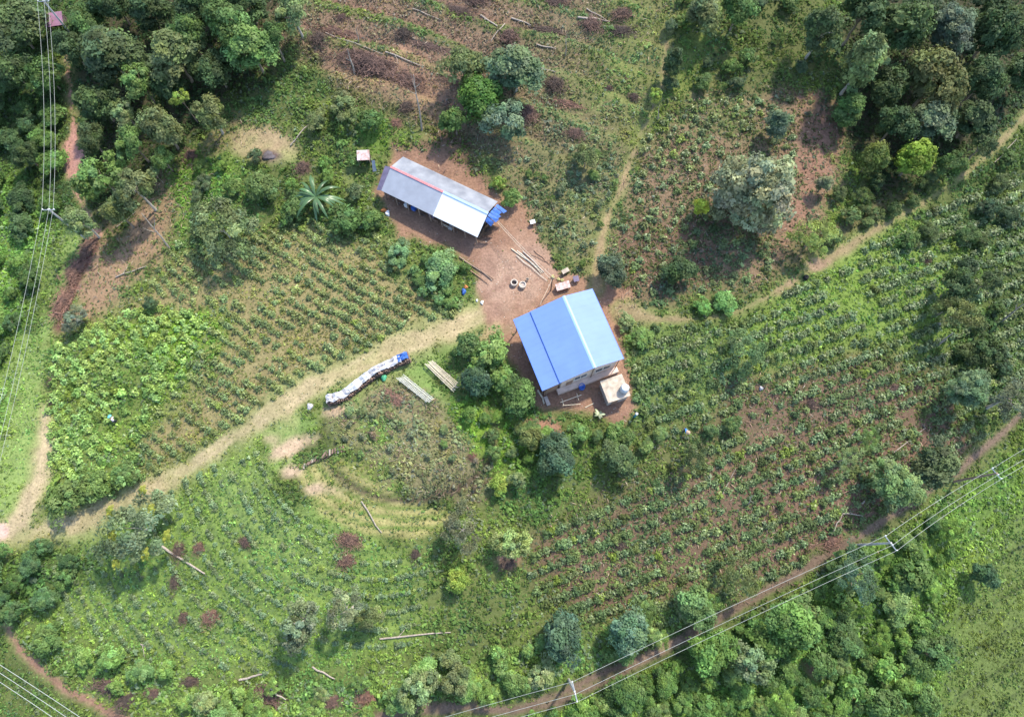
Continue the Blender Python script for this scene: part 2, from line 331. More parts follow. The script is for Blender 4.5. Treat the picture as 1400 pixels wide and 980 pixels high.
# farmyard surroundings
zone(mask(P((560, 470), (700, 440), (740, 560), (850, 590), (760, 720), (690, 700), (640, 640), (600, 540)), 14), (.085, .11, .035), (.085, .150, .036), 7.5, .2, .3)
zone(mask(sdf_ell(665, 600, 55, 48, 20), 18), (.12, .19, .03), (.135, .245, .030), 6, .16, .7)
zone(mask(P((350, 590), (440, 545), (560, 490), (640, 440), (650, 465), (600, 520), (600, 560), (450, 570), (380, 640)), 9), (.13, .19, .055), (.125, .21, .052), 4, .12, .9)
# round dry field and crop strips
zone(mask(P((440, 560), (545, 520), (600, 560), (660, 620), (690, 665), (640, 685), (560, 670), (500, 640), (455, 610)), 9), (.150, .135, .070), (.155, .168, .078), 9, .17, .35)
zone(mask(sdf_ell(520, 595, 52, 24, 15), 12), (.12, .16, .045), (.125, .205, .048), 6, .18, .5)
# bottom-left meadow
zone(mask(P((60, 745), (180, 700), (270, 640), (360, 600), (400, 690), (480, 730), (590, 760), (640, 830), (560, 890), (380, 930), (200, 900), (60, 860), (20, 790)), 18), (.155, .220, .052), (.175, .280, .056), 7.5, .125, .94)
zone(mask(P((80, 750), (230, 720), (330, 830), (250, 900), (110, 880)), 28)*.75, (.14, .200, .048), (.155, .245, .052), 7.5, .125, .93)
zone(mask(P((260, 640), (350, 598), (400, 690), (470, 740), (440, 800), (330, 760)), 24)*.8, (.165, .225, .065), (.175, .265, .072), 7.5, .13, .9)
zone(mask(P((-300, 745), (60, 740), (110, 760), (60, 840), (20, 850), (-300, 840)), 14), (.06, .085, .028), (.068, .125, .034), 8, .22, .15)
zone(mask(P((20, 850), (60, 850), (220, 905), (380, 935), (560, 900), (700, 880), (830, 850), (1000, 790), (1010, 830), (830, 915), (640, 960), (400, 1100), (180, 1000), (90, 920)), 16), (.10, .135, .04), (.125, .200, .050), 8, .22, .2)
zone(mask(P((560, 740), (690, 730), (760, 850), (640, 880), (560, 850)), 26), (.10, .12, .04), (.100, .165, .042), 7, .19, .4)
# gully below the power line, and the terraced field in the corner
zone(mask(P((400, 1060), (650, 985), (840, 935), (1000, 860), (1240, 715), (1420, 610), (1900, 500), (1900, 1400), (400, 1400)), 14), (.09, .145, .034), (.118, .205, .042), 8, .22, .25)
cf = mask(P((1900, 560), (1400, 690), (1330, 760), (1290, 860), (1285, 1010), (1900, 1100)), 30)
q3 = (XX*(-.40)+YY*.92)/4.4 + .35*vnoise(XX, YY, 11, 77); q3 = np.abs((q3-np.floor(q3))*2-1)
zone(cf*.9, (.100, .130, .040), (.112, .158, .042), 8.5, .13, .9)  # field greens deepened, painting in the cloud shade towards this corner
zone(cf*sstep(.80, .97, q3)*.85, (.055, .072, .028), (.062, .098, .03), 8, .16, .6)
dR, sR = ridge(XX, YY)
stripe = lambda u, sp: np.abs(((u/sp) % 1)*2-1)
mead = mask(P((75, 770), (180, 710), (270, 645), (360, 610), (410, 700), (480, 745), (590, 775), (560, 880), (380, 925), (200, 895), (70, 850)), 18)
zone(mead*sstep(.55, .95, 1-stripe(dR-14, 2.1))*.9, (.075, .115, .042), (.078, .135, .052), 8, .14, .35)
slope_m = mask(P((860, 430), (1010, 440), (1120, 370), (1240, 300), (1440, 200), (1440, 560), (1330, 600), (1190, 745), (1010, 830), (880, 865), (740, 830), (690, 740), (900, 660)), 18)
zone(slope_m*sstep(.45, .9, 1-stripe(dR-1.2, 2.05))*.6, None, (.092, .138, .046), 8, .17, .2)
crop = mask(P((400, 645), (450, 628), (485, 632), (520, 662), (560, 688), (612, 695), (622, 715), (565, 738), (500, 728), (440, 700)), 6, .25)
RHO = np.hypot((XX+14)/11.5, (YY-17)/8.2); qq = RHO*8.2/1.35; qq = np.abs((qq-np.floor(qq))*2-1)
zone(crop, (.27, .24, .10), (.235, .235, .080), 5, .10, .97)
zone(crop*sstep(.40, .75, qq), (.13, .165, .045), (.125, .185, .045), 7.5, .13, .9)
bank = np.exp(-((RHO-1.03+.05*(FINE-.5))/.045)**2)*sig((23-YY)/1.5)*sstep(430, 470, PXX)
zone(bank*.9, (.085, .062, .042), (.085, .090, .045), 3.5, .16, .2)
# bare ground: burnt circle, bare patches
zone(mask(sdf_ell(362, 202, 42, 22, 8), 8, .6), (.31, .225, .135), (.18, .18, .08), .6, .1, 1)
zone(mask(sdf_ell(400, 222, 50, 14, 15), 10, .6)*.7, (.17, .20, .07), (.15, .20, .06), 3, .11, 1)
zone(mask(sdf_ell(368, 213, 14, 9, 0), 4, .3), (.11, .075, .068), None, 0)
for cx, cy, rx, ry, an in ((402, 610, 34, 9, -24), (398, 648, 20, 10, -15), (428, 668, 18, 6, 0), (455, 562, 22, 7, -10), (365, 600, 9, 5, 0)):
    zone(mask(sdf_ell(cx, cy, rx, ry, an), 6, .5), (.37, .27, .18), (.2, .2, .1), .5, .1, 1)
for cx, cy, rx, ry, an in ((965, 655, 35, 5, -35), (700, 765, 14, 10, 0), (1117, 915, 30, 14, 25), (1150, 940, 22, 8, 40), (735, 585, 22, 12, 10), (755, 590, 12, 16, 0)):
    zone(mask(sdf_ell(cx, cy, rx, ry, an), 7, .7), (.24, .135, .09), (.1, .12, .05), .8, .13, .5)
# the worn ways
D_YARD = np.minimum.reduce([P((515, 262), (545, 322), (610, 340), (652, 372), (655, 415), (660, 440), (690, 470), (722, 545), (745, 560), (800, 566), (850, 585), (868, 560), (850, 430), (862, 405), (850, 388), (800, 380), (770, 372), (742, 335), (722, 292), (700, 272), (600, 210), (540, 200))])
D_TRACK = sdf_line(((672, 425), (640, 440), (600, 455), (555, 470), (500, 495), (430, 527), (345, 580), (260, 636), (180, 682), (100, 712), (40, 728), (-120, 738)), (26, 30, 34, 34, 30, 27, 25, 25, 25, 22, 20, 20))
D_LEFT = sdf_line(((92, 80), (97, 130), (102, 185), (95, 215), (103, 255), (118, 290), (135, 320)), (5, 6, 9, 24, 12, 8, 6))
D_LANE = sdf_line(((62, 560), (62, 610), (52, 660), (30, 710), (5, 728)), (6, 14, 26, 28, 24))
D_FOOT = sdf_line(((912, 60), (908, 110), (893, 150), (870, 195), (850, 255), (828, 305), (818, 350), (815, 395)), (5, 5, 7, 7, 8, 9, 10, 10))
D_RIGHT = sdf_line(((850, 425), (900, 436), (960, 436), (1015, 424), (1060, 398), (1100, 374), (1150, 343), (1205, 309), (1260, 280), (1310, 245), (1350, 213), (1400, 160), (1460, 80)), (18, 8, 6, 6, 8, 6, 4, 6, 4.5, 4.5, 4.5, 4.5, 4.5))
D_ROAD = sdf_line(((380, 1010), (480, 985), (560, 970), (620, 965), (700, 972), (760, 955), (840, 920), (960, 858), (1100, 778), (1230, 698), (1300, 652), (1370, 592), (1420, 540)), (9, 9, 9, 11, 14, 17, 17, 16, 14, 10, 8, 10, 9))
D_TRAIL = sdf_line(((-60, 790), (0, 842), (28, 888), (80, 935), (130, 962), (190, 1000)), (8, 8, 9, 10, 11, 12))
zone(mask(D_TRACK-10, 9, .7), (.20, .22, .085), (.16, .21, .07), 2.5, .11, 1)
tm = mask(D_TRACK, 7, .55)
zone(tm, (.275, .230, .125), (.20, .21, .08), 1.6, .09, 1)
zone(tm*sstep(.5, .62, fbm(XX, YY, 5, 61))*.55, (.255, .245, .11), None, 2, .09, 1)
zone(mask(D_TRACK+6, 6, 1.0)*sstep(.44, .6, fbm(XX, YY, 3, 66))*.5, (.34, .265, .16), None, .4)
rut = np.exp(-((D_TRACK+8+3*(FINE-.5))/2.2)**2)
zone(rut*sstep(.42, .55, fbm(XX, YY, 4, 93))*.55, (.38, .30, .19), None, .2)
ym = mask(D_YARD, 6, .5)
zone(ym, (.225, .132, .088), (.12, .14, .05), .03, .1, .5)
zone(ym*mask(P((640, 330), (730, 330), (770, 370), (745, 400), (700, 440), (660, 440), (650, 380)), 14), (.285, .188, .138), None, 0)
zone(ym*sstep(.5, .66, fbm(XX, YY, 2.6, 51))*.5, (.175, .100, .076), None, 0)
zone(mask(sdf_ell(668, 455, 22, 10, -15), 8), (.26, .20, .11), (.16, .17, .06), 2.5, .11, .9)
for dd, colr, f in ((D_LEFT, (.36, .19, .145), 3), (D_FOOT, (.235, .175, .098), 4), (D_RIGHT, (.205, .160, .088), 4), (D_TRAIL, (.225, .13, .09), 3)):
    zone(mask(dd-5, 6, .4)*.8, (.15, .165, .06), (.13, .18, .05), 3, .12, .9)
    zone(mask(dd, f, .35), colr, (.15, .17, .06), .5, .1, 1)
zone(mask(sdf_ell(98, 217, 15, 12, 0), 5), (.35, .19, .16), None, .2)
zone(mask(sdf_ell(1088, 380, 20, 6, -30), 6)*.8, (.25, .165, .115), None, .6)
zone(mask(D_LANE-6, 8, .5), (.23, .23, .10), (.17, .21, .07), 2, .11, 1)
zone(mask(D_LANE, 6, .5), (.34, .27, .165), (.2, .21, .09), .8, .1, 1)
zone(mask(sdf_ell(0, 722, 8, 8, 0), 4), (.50, .34, .28), None, 0)
rm = mask(D_ROAD, 4, .3)
zone(mask(D_ROAD-6, 5, .4), (.085, .105, .035), (.088, .14, .036), 5, .14, .8)
zone(rm, (.130, .092, .068), (.09, .11, .035), .3, .1, 1)
zone(rm*mask(D_ROAD+8, 2.2, .15), (.14, .125, .062), (.09, .13, .035), 2.5, .1, 1)
zone(mask(sdf_line(((870, 905), (930, 875)), 7), 4, .3), (.24, .165, .12), None, 0)
rut2 = np.exp(-((D_ROAD+3.2)/1.3)**2)
zone(rut2*.5, (.165, .115, .085), None, .2)
DRY = np.clip(slash*(1.05-.9*sstep(.52, .80, q))*(1-.6*sstep(700, 900, PXX+.5*PYY))+.55*mask(P((880, 170), (1080, 110), (1160, 240), (1045, 400), (850, 415), (835, 310)), 14)+.6*mask(P((440, 560), (545, 520), (660, 620), (690, 665), (640, 685), (500, 640)), 9)+.7*mask(P((330, 165), (225, 240), (125, 345), (90, 440), (225, 350), (290, 250)), 10)+.45*mask(P((1010, 520), (1180, 480), (1330, 620), (1190, 745), (1020, 830), (760, 840), (760, 700)), 18), 0, 1)
CD *= (PXX > -60) & (PXX < 1460) & (PYY > -60) & (PYY < 1040)
# build one connected sheet, each face handed to the surface it belongs to
idx = np.arange(NX*NY).reshape(NY, NX)
FA = np.stack([idx[:-1, :-1], idx[:-1, 1:], idx[1:, 1:], idx[1:, :-1]], -1).reshape(-1, 4)
ctr = lambda d: (.25*(d[:-1, :-1]+d[:-1, 1:]+d[1:, 1:]+d[1:, :-1])).ravel()
own = np.zeros(len(FA), int)
for k, d in ((1, D_RIGHT), (2, D_FOOT), (3, D_LEFT), (4, D_TRAIL), (5, np.minimum(D_TRACK, D_LANE)), (6, D_ROAD), (7, D_YARD)):
    own[(ctr(d) < 0)] = k
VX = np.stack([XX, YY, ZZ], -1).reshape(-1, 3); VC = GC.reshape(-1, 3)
names = [('hillside_ground', 'grassy and bare soil hillside under the fields and trees', 'ground'), ('footpath', 'narrow brown path winding right from the blue roofed house', 'path'),
         ('footpath', 'thin brown path running up the red field above the blue roofed house', 'path'), ('footpath', 'pale pink dirt path beside the overhead wires at upper left', 'path'),
         ('footpath', 'thin brown trail in the lower left corner', 'path'), ('grassy_track', 'wide worn grassy track curving from the yard to the left edge', 'track'),
         ('dirt_road', 'brown rutted dirt road under the overhead wires at lower right', 'road'), ('farmyard', 'bare reddish earth yard around the two buildings', 'yard')]
for k, (nm, lb, ct) in enumerate(names):
    f = FA[own == k]; u, inv = np.unique(f, return_inverse=True); n = len(f)
    me = bpy.data.meshes.new(nm); me.vertices.add(len(u)); me.loops.add(4*n); me.polygons.add(n)
    me.vertices.foreach_set('co', VX[u].astype(np.float32).ravel()); me.loops.foreach_set('vertex_index', inv.astype(np.int32).ravel())
    me.polygons.foreach_set('loop_start', np.arange(0, 4*n, 4, dtype=np.int32)); me.update(calc_edges=True)
    me.polygons.foreach_set('use_smooth', [True]*n)
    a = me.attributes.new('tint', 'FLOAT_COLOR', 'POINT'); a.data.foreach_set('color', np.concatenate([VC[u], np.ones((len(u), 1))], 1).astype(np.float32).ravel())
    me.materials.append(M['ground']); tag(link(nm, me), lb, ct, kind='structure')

# ------------------------------------------------------------------ herbs and grass covering the soil
def gidx(x, y):
    return np.clip(np.searchsorted(GY, y), 0, NY-1), np.clip(np.searchsorted(GX, x), 0, NX-1)
def inframe(x, y, mrg=40):
    px, py = PX(x, y, hgt(x, y)); return (px > -mrg) & (px < 1400+mrg) & (py > -mrg) & (py < 980+mrg)
NP = int(198*146*16.0)
x = RG.uniform(-98, 100, NP); y = RG.uniform(-34, 112, NP)
iy, ix = gidx(x, y)
clump = fbm(x, y, 1.7, 44)
keep = RG.random(NP) < .98*CD[iy, ix]/8.0*np.clip((clump-.22)*3.2, .30, 1.15)
x, y, iy, ix, clump = x[keep], y[keep], iy[keep], ix[keep], clump[keep]; z = hgt(x, y)
isg = RG.random(len(x)) < CG[iy, ix]
def cover(sel, k, grass, name, label, cat):
    X, Y, Z, I, J, CLp = x[sel], y[sel], z[sel], iy[sel], ix[sel], clump[sel]; n = len(X)
    sz = CS[I, J]*.80*RG.lognormal(0, .33, n)
    X, Y, Z, sz, CLp = [np.repeat(a, k) for a in (X, Y, Z, sz, CLp)]; I = np.repeat(I, k); J = np.repeat(J, k); n = len(X)
    base = 1.45*CC[I, J]*np.repeat(RG.lognormal(0, .30 if grass else .20, n//k), k)[:, None]*RG.lognormal(0, .14, (n, 1))
    hue = fbm(X, Y, 4.2, 70)-.5
    base = base*np.stack([1+.8*hue, 1+.25*hue, 1-.4*hue], 1)*(1+.9*(fbm(X, Y, 7, 81)-.5))[:, None]
    grey = np.repeat(RG.random(n//k) < .16, k)[:, None]
    base = np.where(grey, base*.55+base.mean(1, keepdims=True)*.55, base)
    ang = RG.uniform(0, 2*np.pi, n); rr = sz*RG.uniform(.1, 1.5, n)
    if grass:
        c = np.stack([X+rr*np.cos(ang), Y+rr*np.sin(ang), Z+sz*RG.uniform(.25, .9, n)], 1)
        nr = np.stack([np.cos(ang)*.9, np.sin(ang)*.9, RG.uniform(.25, 1.1, n)], 1)
        v = leaves(c, nr, sz*RG.uniform(.8, 1.5, n), .3)
    else:
        hh = sz*np.clip((CLp-.3)*5, .4, 2.4)
        c = np.stack([X+rr*np.cos(ang), Y+rr*np.sin(ang), Z+.03+hh*RG.uniform(.2, 1.0, n)], 1)
        nr = np.stack([np.cos(ang)*.8, np.sin(ang)*.8, RG.uniform(.8, 1.9, n)], 1)
        v = leaves(c, nr, sz*RG.uniform(.6, 1.25, n), .62)
    tag(link(name, quads_mesh(name, v, base, M['cover'])), label, cat, kind='stuff')
cover(~isg, 4, False, 'weeds', 'low leafy green weeds covering the hillside', 'ground cover')
cover(isg, 4, True, 'grass', 'bright green and straw coloured grass covering the hillside', 'grass')

# dry cut twigs and straw strewn over the cleared ground, and chips and stones over the yard
n0 = 190000; x = RG.uniform(-98, 100, n0); y = RG.uniform(-34, 112, n0); iy, ix = gidx(x, y)
kp = (RG.random(n0) < DRY[iy, ix]*np.clip((fbm(x, y, 3.4, 97)-.25)*2.6, .08, 1)) & inframe(x, y); x, y, iy, ix = x[kp], y[kp], iy[kp], ix[kp]; n0 = len(x)
c = np.stack([x, y, hgt(x, y)+RG.uniform(.05, .34, n0)], 1); nr = np.stack([RG.normal(0, .35, n0), RG.normal(0, .35, n0), np.ones(n0)], 1)
pal = np.array([(.20, .13, .095), (.13, .075, .062), (.27, .205, .14), (.10, .065, .055), (.21, .175, .135)]); tc = pal[RG.integers(0, 5, n0)]*RG.lognormal(0, .22, (n0, 1))
tag(link('dry_litter', quads_mesh('dry_litter', leaves(c, nr, RG.uniform(.16, .50, n0), .13), tc, leaf_mat('dry_litter_leaves', False, .05, .9, .1))), 'dry brown twigs and straw strewn over the cleared ground', 'litter', kind='stuff')
n0 = 60000; x = RG.uniform(-26, 30, n0); y = RG.uniform(14, 66, n0); iy, ix = gidx(x, y)
kp = (D_YARD[iy, ix] < 0) & (RG.random(n0) < .22*np.clip((fbm(x, y, 2.8, 98)-.3)*3, .05, 1)); x, y = x[kp], y[kp]; n0 = len(x)
c = np.stack([x, y, hgt(x, y)+.03], 1); nr = np.stack([RG.normal(0, .3, n0), RG.normal(0, .3, n0), np.ones(n0)], 1)
pal = np.array([(.30, .24, .19), (.12, .075, .06), (.40, .36, .31), (.17, .10, .075), (.22, .19, .09)]); tc = pal[RG.integers(0, 5, n0)]*RG.lognormal(0, .2, (n0, 1))
tag(link('yard_litter', quads_mesh('yard_litter', leaves(c, nr, RG.uniform(.04, .13, n0), .5), tc, leaf_mat('yard_litter_chips', False, .02, .9, .1))), 'small chips and stones littering the bare yard', 'litter', kind='stuff')
# ------------------------------------------------------------------ trees: unit crowns and trunks, one tree object per tree in the photo
def crown_mesh(name, kind, seed):
    g = np.random.default_rng(seed); cs = []; ns = []; ss = []; ts = []
    if kind == 'dense':   ncl, lpc, cr, ls, zr = 52, 190, (.20, .38), .046, .85
    elif kind == 'tall':  ncl, lpc, cr, ls, zr = 64, 170, (.20, .36), .048, 1.75
    elif kind == 'loose': ncl, lpc, cr, ls, zr = 36, 150, (.17, .35), .046, .75
    elif kind == 'feather': ncl, lpc, cr, ls, zr = 40, 130, (.14, .28), .028, .36
    elif kind == 'big':   ncl, lpc, cr, ls, zr = 130, 130, (.13, .25), .033, 1.35
    else:                 ncl, lpc, cr, ls, zr = 38, 95, (.14, .38), .066, .62
    amp = 1+.22*np.sin(np.arange(16)*1.0+g.uniform(0, 6, 16))
    for i in range(ncl):
        while True:
            p = g.normal(size=3); p /= np.linalg.norm(p)
            if p[2] > -.45: break
        rr = g.uniform(.50, 1.0)**.6
        az = math.atan2(p[1], p[0]); lob = 1+.24*math.sin(2*az+seed)+.17*math.sin(3*az+2.1*seed)+(g.normal()*.16 if kind in ('shrub', 'loose', 'feather') else g.normal()*.07)
        if kind == 'tall': lob *= (1.0-.45*max(0, p[2]))
        q = p*rr*np.array([.80*lob, .80*lob, .80*zr])
        r = g.uniform(*cr)
        if kind == 'feather': q[2] = zr*(.9-1.1*(q[0]**2+q[1]**2))*g.uniform(.5, 1); r3 = np.array([r, r, r*.28])
        else: r3 = np.array([r, r, r*.8])
        m = int(lpc*g.uniform(.6, 1.3))
        dr = g.normal(size=(m, 3)); dr /= np.linalg.norm(dr, axis=1, keepdims=True)
        dr[:, 2] = np.where(dr[:, 2] < -.25, -dr[:, 2], dr[:, 2])
        rad = g.uniform(.5, 1.0, (m, 1))+(g.random((m, 1)) < .22)*g.uniform(0, .5, (m, 1)); c = q+dr*rad*r3
        n = dr*.9+p*.35+np.array([0, 0, .55])+g.normal(size=(m, 3))*.52
        cs.append(c); ns.append(n); ss.append(ls*g.lognormal(0, .42, m))
        t = g.lognormal(0, .22)*(1+.14*g.normal(size=(m, 1)))*np.array([[1, 1, 1]])*np.array([g.uniform(.88, 1.16), 1.0, g.uniform(.82, 1.18)])
        ts.append(np.clip(t, .35, 1.9))
    return quads_mesh(name, leaves(np.concatenate(cs), np.concatenate(ns), np.concatenate(ss), .6, g), np.concatenate(ts), M['leaf'])
def trunk_mesh(name, seed, m='bark', forks=5):
    g = random.Random(seed); b = MB(); r = .075
    x = y = 0; pts = [(0, 0, -.05)]; rs = [r*1.35]
    for k in range(1, 6):
        x += g.uniform(-.05, .05); y += g.uniform(-.05, .05); pts.append((x, y, k/5*.82)); rs.append(r*(1-.11*k))
    b.path(pts, rs, 7)
    for k in range(forks):
        a = 2*math.pi*(k+g.uniform(-.3, .3))/forks; L = g.uniform(.35, .62); z0 = g.uniform(.55, .8)
        p0 = Vector((x*.9, y*.9, z0)); p1 = p0+Vector((math.cos(a)*L*.5, math.sin(a)*L*.5, .18)); p2 = p0+Vector((math.cos(a)*L, math.sin(a)*L, g.uniform(.2, .42)))
        b.path([p0, p1, p2], [r*.5, r*.33, r*.12], 5)
    return b.mesh(name, m)
CR = {k: [crown_mesh(k+'_crown', k, s) for s in ss] for k, ss in dict(dense=(1, 2, 3, 4), tall=(5, 6, 7), loose=(8, 9, 10), feather=(11, 12), big=(13,), shrub=(14, 15, 16, 17)).items()}
TK = dict(bark=[trunk_mesh('trunk', s) for s in (1, 2, 3)], pale=[trunk_mesh('trunk', s, 'palebark') for s in (4, 5)])
ZR = dict(dense=.85, tall=1.75, loose=.75, feather=.36, big=1.35, shrub=.62)
tn = [0]
def tree(px, py, d, H, kind, rgb, label, name='broadleaf_tree', cat='tree', trunk='bark', group=None, hz=None):
    tn[0] += 1; i = tn[0]; g = random.Random(i*13)
    H = H*.80 if H > 7 else H
    p = W(px, py, H*.7); R = d/2*depth(p)/F
    rz = hz or max(.75, min(1.25, H*.44/(R*ZR[kind])))
    if kind == 'tall' and not hz: rz = max(.6, min(2.4, .45*H/(1.75*R*.85)))
    hc = H*.53 if kind == 'tall' else max(H-R*rz*ZR[kind]*.9, R*.35)
    p = W(px, py, hc); base = (p[0], p[1], float(hgt(p[0], p[1])))
    rgb = tuple(min(.6, v*1.55+.004) for v in rgb)
    o = tag(empty(name, base, g.uniform(0, 6.28)), label, cat, group)
    c = link('crown', CR[kind][i % len(CR[kind])], o, (0, 0, hc)); c.scale = (R*g.uniform(.92, 1.08), R*g.uniform(.92, 1.08), R*rz); c.color = (*rgb, 1)
    t = link('trunk', TK[trunk][i % len(TK[trunk])], o); tr = min(R, hc*.55); t.scale = (tr, tr, hc*1.08); 
    return o
DK = (.040, .066, .023); BL = (.052, .078, .031); MD = (.060, .105, .030); LT = (.098, .160, .046); GR = (.098, .124, .048); YL = (.165, .225, .045); OL = (.095, .118, .040); SV = (.155, .168, .090); PL = (.135, .180, .074)
T = tree
# upper left wood
T(22, 40, 80, 9, 'dense', BL, 'large blue green tree in the top left corner, left of the overhead wires')
T(34, 212, 40, 5, 'dense', DK, 'dark rounded bush tree alone left of the overhead wires at upper left')
T(152, 78, 96, 13, 'tall', BL, 'largest dark tree of the upper left wood, tipped with yellowish leaves', trunk='pale')
T(241, 80, 76, 13, 'tall', GR, 'big grey green tree in the middle of the upper left wood')
T(187, 108, 44, 10, 'loose', LT, 'bright green crown between the two biggest trees of the upper left wood')
T(258, 48, 54, 11, 'dense', MD, 'dull green tree just above the big grey green one in the upper left wood')
T(312, 32, 62, 12, 'dense', MD, 'mid green tree at the upper right of the upper left wood')
T(345, 68, 62, 12, 'tall', LT, 'light green conical tree on the right edge of the upper left wood')
T(205, 18, 62, 11, 'tall', DK, 'dark tree at the top edge above the yellow tipped tree')
T(272, 8, 60, 11, 'tall', DK, 'dark tree on the top edge left of the mid green trees')
T(122, 32, 52, 8, 'dense', MD, 'leafy tree beside the small purple roofed hut')
T(158, 6, 56, 9, 'dense', DK, 'dark tree on the top edge right of the purple roofed hut')
T(402, 20, 52, 9, 'loose', PL, 'pale loose tree standing apart at the top, right of the upper left wood', trunk='pale')
T(168, 152, 36, 8, 'loose', PL, 'small pale yellowish tree below the yellow tipped tree')
T(222, 176, 54, 10, 'dense', GR, 'greyish tree leaning over the lower right edge of the upper left wood')
T(181, 196, 46, 9, 'loose', LT, 'light green tree in the lower middle of the upper left wood')
T(247, 134, 24, 7, 'loose', YL, 'small yellow green treetop right of the greyish tree in the upper left wood')
T(287, 156, 46, 7, 'loose', OL, 'thin olive tree on bare stems at the right end of the upper left wood', trunk='pale')
T(124, 190, 36, 6, 'dense', BL, 'small dark tree with pale leaf tips beside the pale pink path')
T(138, 242, 66, 9, 'loose', LT, 'wide light green tree at the lower left of the wood by the pink path')
T(184, 258, 54, 11, 'loose', GR, 'grey green tree on tall bare leaning trunks above the brown strip', trunk='pale')
T(110, 304, 44, 7, 'loose', PL, 'pale yellowish tree beside the lower overhead wire pole', trunk='pale')
T(222, 217, 28, 5, 'dense', LT, 'small round green tree at the edge of the brown strip')
T(210, 236, 17, 4, 'loose', PL, 'tiny pale shrub below the small round green tree by the brown strip', 'shrub', 'shrub')
T(136, 142, 62, 9, 'dense', DK, 'dark crown between the yellow tipped tree and the pink path')
T(228, 118, 50, 8, 'dense', DK, 'dark low crown in the gap below the big grey green tree')
T(296, 96, 54, 8, 'dense', DK, 'dark low crown between the big grey green and conical trees')
T(96, 66, 46, 7, 'dense', DK, 'dark tree just below the small purple roofed hut')
T(338, 4, 58, 10, 'tall', DK, 'dark tree on the top edge above the conical tree')
T(160, 290, 42, 7, 'dense', OL, 'olive bush tree in front of the wide light green tree')
T(375, 52, 40, 7, 'loose', MD, 'slender green tree between the conical tree and the slashed slope')
T(62, 100, 50, 6, 'shrub', MD, 'mid green thicket bush under the overhead wires near the top', 'shrub', 'shrub')
T(20, 100, 60, 7, 'dense', DK, 'dark tree below the large blue green corner tree')
# slope above the long house
T(655, 134, 72, 8, 'dense', (.050, .105, .020), 'dense deep green tree in the clump above the long grey roof')
T(706, 96, 72, 11, 'tall', (.088, .125, .062), 'tall feathery grey green tree at the top of the clump above the long roof', trunk='pale')
T(690, 165, 62, 6, 'loose', (.095, .145, .082), 'pale bluish tree at the foot of the clump above the long roof')
T(632, 92, 62, 8, 'loose', GR, 'hazy grey tree at the upper left of the clump above the long roof', trunk='pale')
T(622, 165, 40, 5, 'shrub', MD, 'low green shrub on the left foot of the clump above the long roof', 'shrub', 'shrub')
T(919, 88, 30, 9, 'tall', BL, 'narrow dark column tree by the upper end of the thin brown path')
T(801, 216, 38, 4, 'loose', GR, 'pale grey shrub halfway down the slope left of the thin brown path', 'shrub', 'shrub')
T(897, 130, 20, 4, 'loose', YL, 'small lime coloured tree at the top of the thin brown path')
T(962, 18, 56, 9, 'tall', GR, 'grey green tree at the top edge right of the thin brown path')
T(1010, 12, 44, 7, 'dense', MD, 'mid green tree at the top edge right of the grey green one')
T(470, 148, 44, 3.2, 'loose', GR, 'low grey shrub below the long brush heap', 'shrub', 'shrub')
T(505, 165, 36, 2.6, 'shrub', MD, 'green shrub right of the low grey one below the long brush heap', 'shrub', 'shrub')
T(432, 165, 34, 2.6, 'loose', GR, 'thin grey shrub left of the low grey one below the long brush heap', 'shrub', 'shrub')
T(540, 240, 26, 2.2, 'shrub', MD, 'green shrub touching the back of the long grey roof', 'shrub', 'shrub')
T(700, 270, 30, 2.5, 'shrub', LT, 'bright green shrub at the right end of the long grey roof', 'shrub', 'shrub')
T(684, 250, 20, 2, 'shrub', YL, 'small lime shrub above the right end of the long grey roof', 'shrub', 'shrub')
# upper right wood
T(1122, 44, 52, 13, 'tall', BL, 'tall blue green tree at the left front of the upper right wood', trunk='pale')
T(1178, 88, 62, 16, 'tall', (.110, .150, .056), 'tallest pale green column tree before the upper right wood', trunk='pale')
T(1160, 150, 44, 8, 'tall', MD, 'green lower crown at the foot of the tallest column tree')
T(1236, 36, 82, 13, 'dense', DK, 'wide dark tree on the top edge of the upper right wood')
T(1294, 42, 76, 13, 'big', (.070, .095, .060), 'grey dark tree right of the wide dark one in the upper right wood')
T(1278, 112, 76, 12, 'dense', (.088, .100, .034), 'olive brown tree with yellowing leaves in the upper right wood')
T(1272, 166, 60, 10, 'tall', (.105, .138, .072), 'silvery green tree below the olive brown one in the upper right wood')
T(1250, 220, 54, 7, 'dense', (.105, .160, .022), 'vivid lime yellow tree at the foot of the upper right wood')
T(1194, 216, 46, 6, 'dense', (.085, .112, .026), 'dull olive tree left of the vivid lime yellow one')
T(1330, 166, 54, 10, 'tall', BL, 'dark blue green tree right of the silvery one in the upper right wood')
T(1344, 112, 56, 11, 'dense', DK, 'dark crown above the dark blue green tree at right')
T(1342, 200, 42, 6, 'loose', BL, 'thin bluish tree beside the path at the right foot of the wood')
T(1362, 44, 72, 12, 'dense', DK, 'dark broad tree near the top right corner')
T(1394, 100, 56, 10, 'tall', DK, 'dark tree cut by the right edge near the top')
T(1182, 14, 60, 13, 'dense', DK, 'dark tree on the top edge between the two tall pale trees')
T(1352, 4, 46, 9, 'dense', BL, 'blue green tree on the top edge near the right corner')
T(1363, 52, 14, 8, 'loose', YL, 'small bright green treetop among the dark crowns at top right')
T(1215, 120, 50, 8, 'dense', DK, 'dark crown filling the gap right of the tallest column tree')
T(1225, 170, 48, 7, 'dense', DK, 'dark crown left of the silvery tree in the upper right wood')
T(1300, 225, 40, 5, 'loose', MD, 'loose green tree between the lime yellow tree and the path')
T(1062, 172, 36, 6, 'tall', (.070, .105, .062), 'small blue grey tree alone on the red field')
T(1027, 272, 122, 17, 'big', (.185, .200, .118), 'big silver leaved tree standing alone above the path', trunk='pale', hz=1.25)
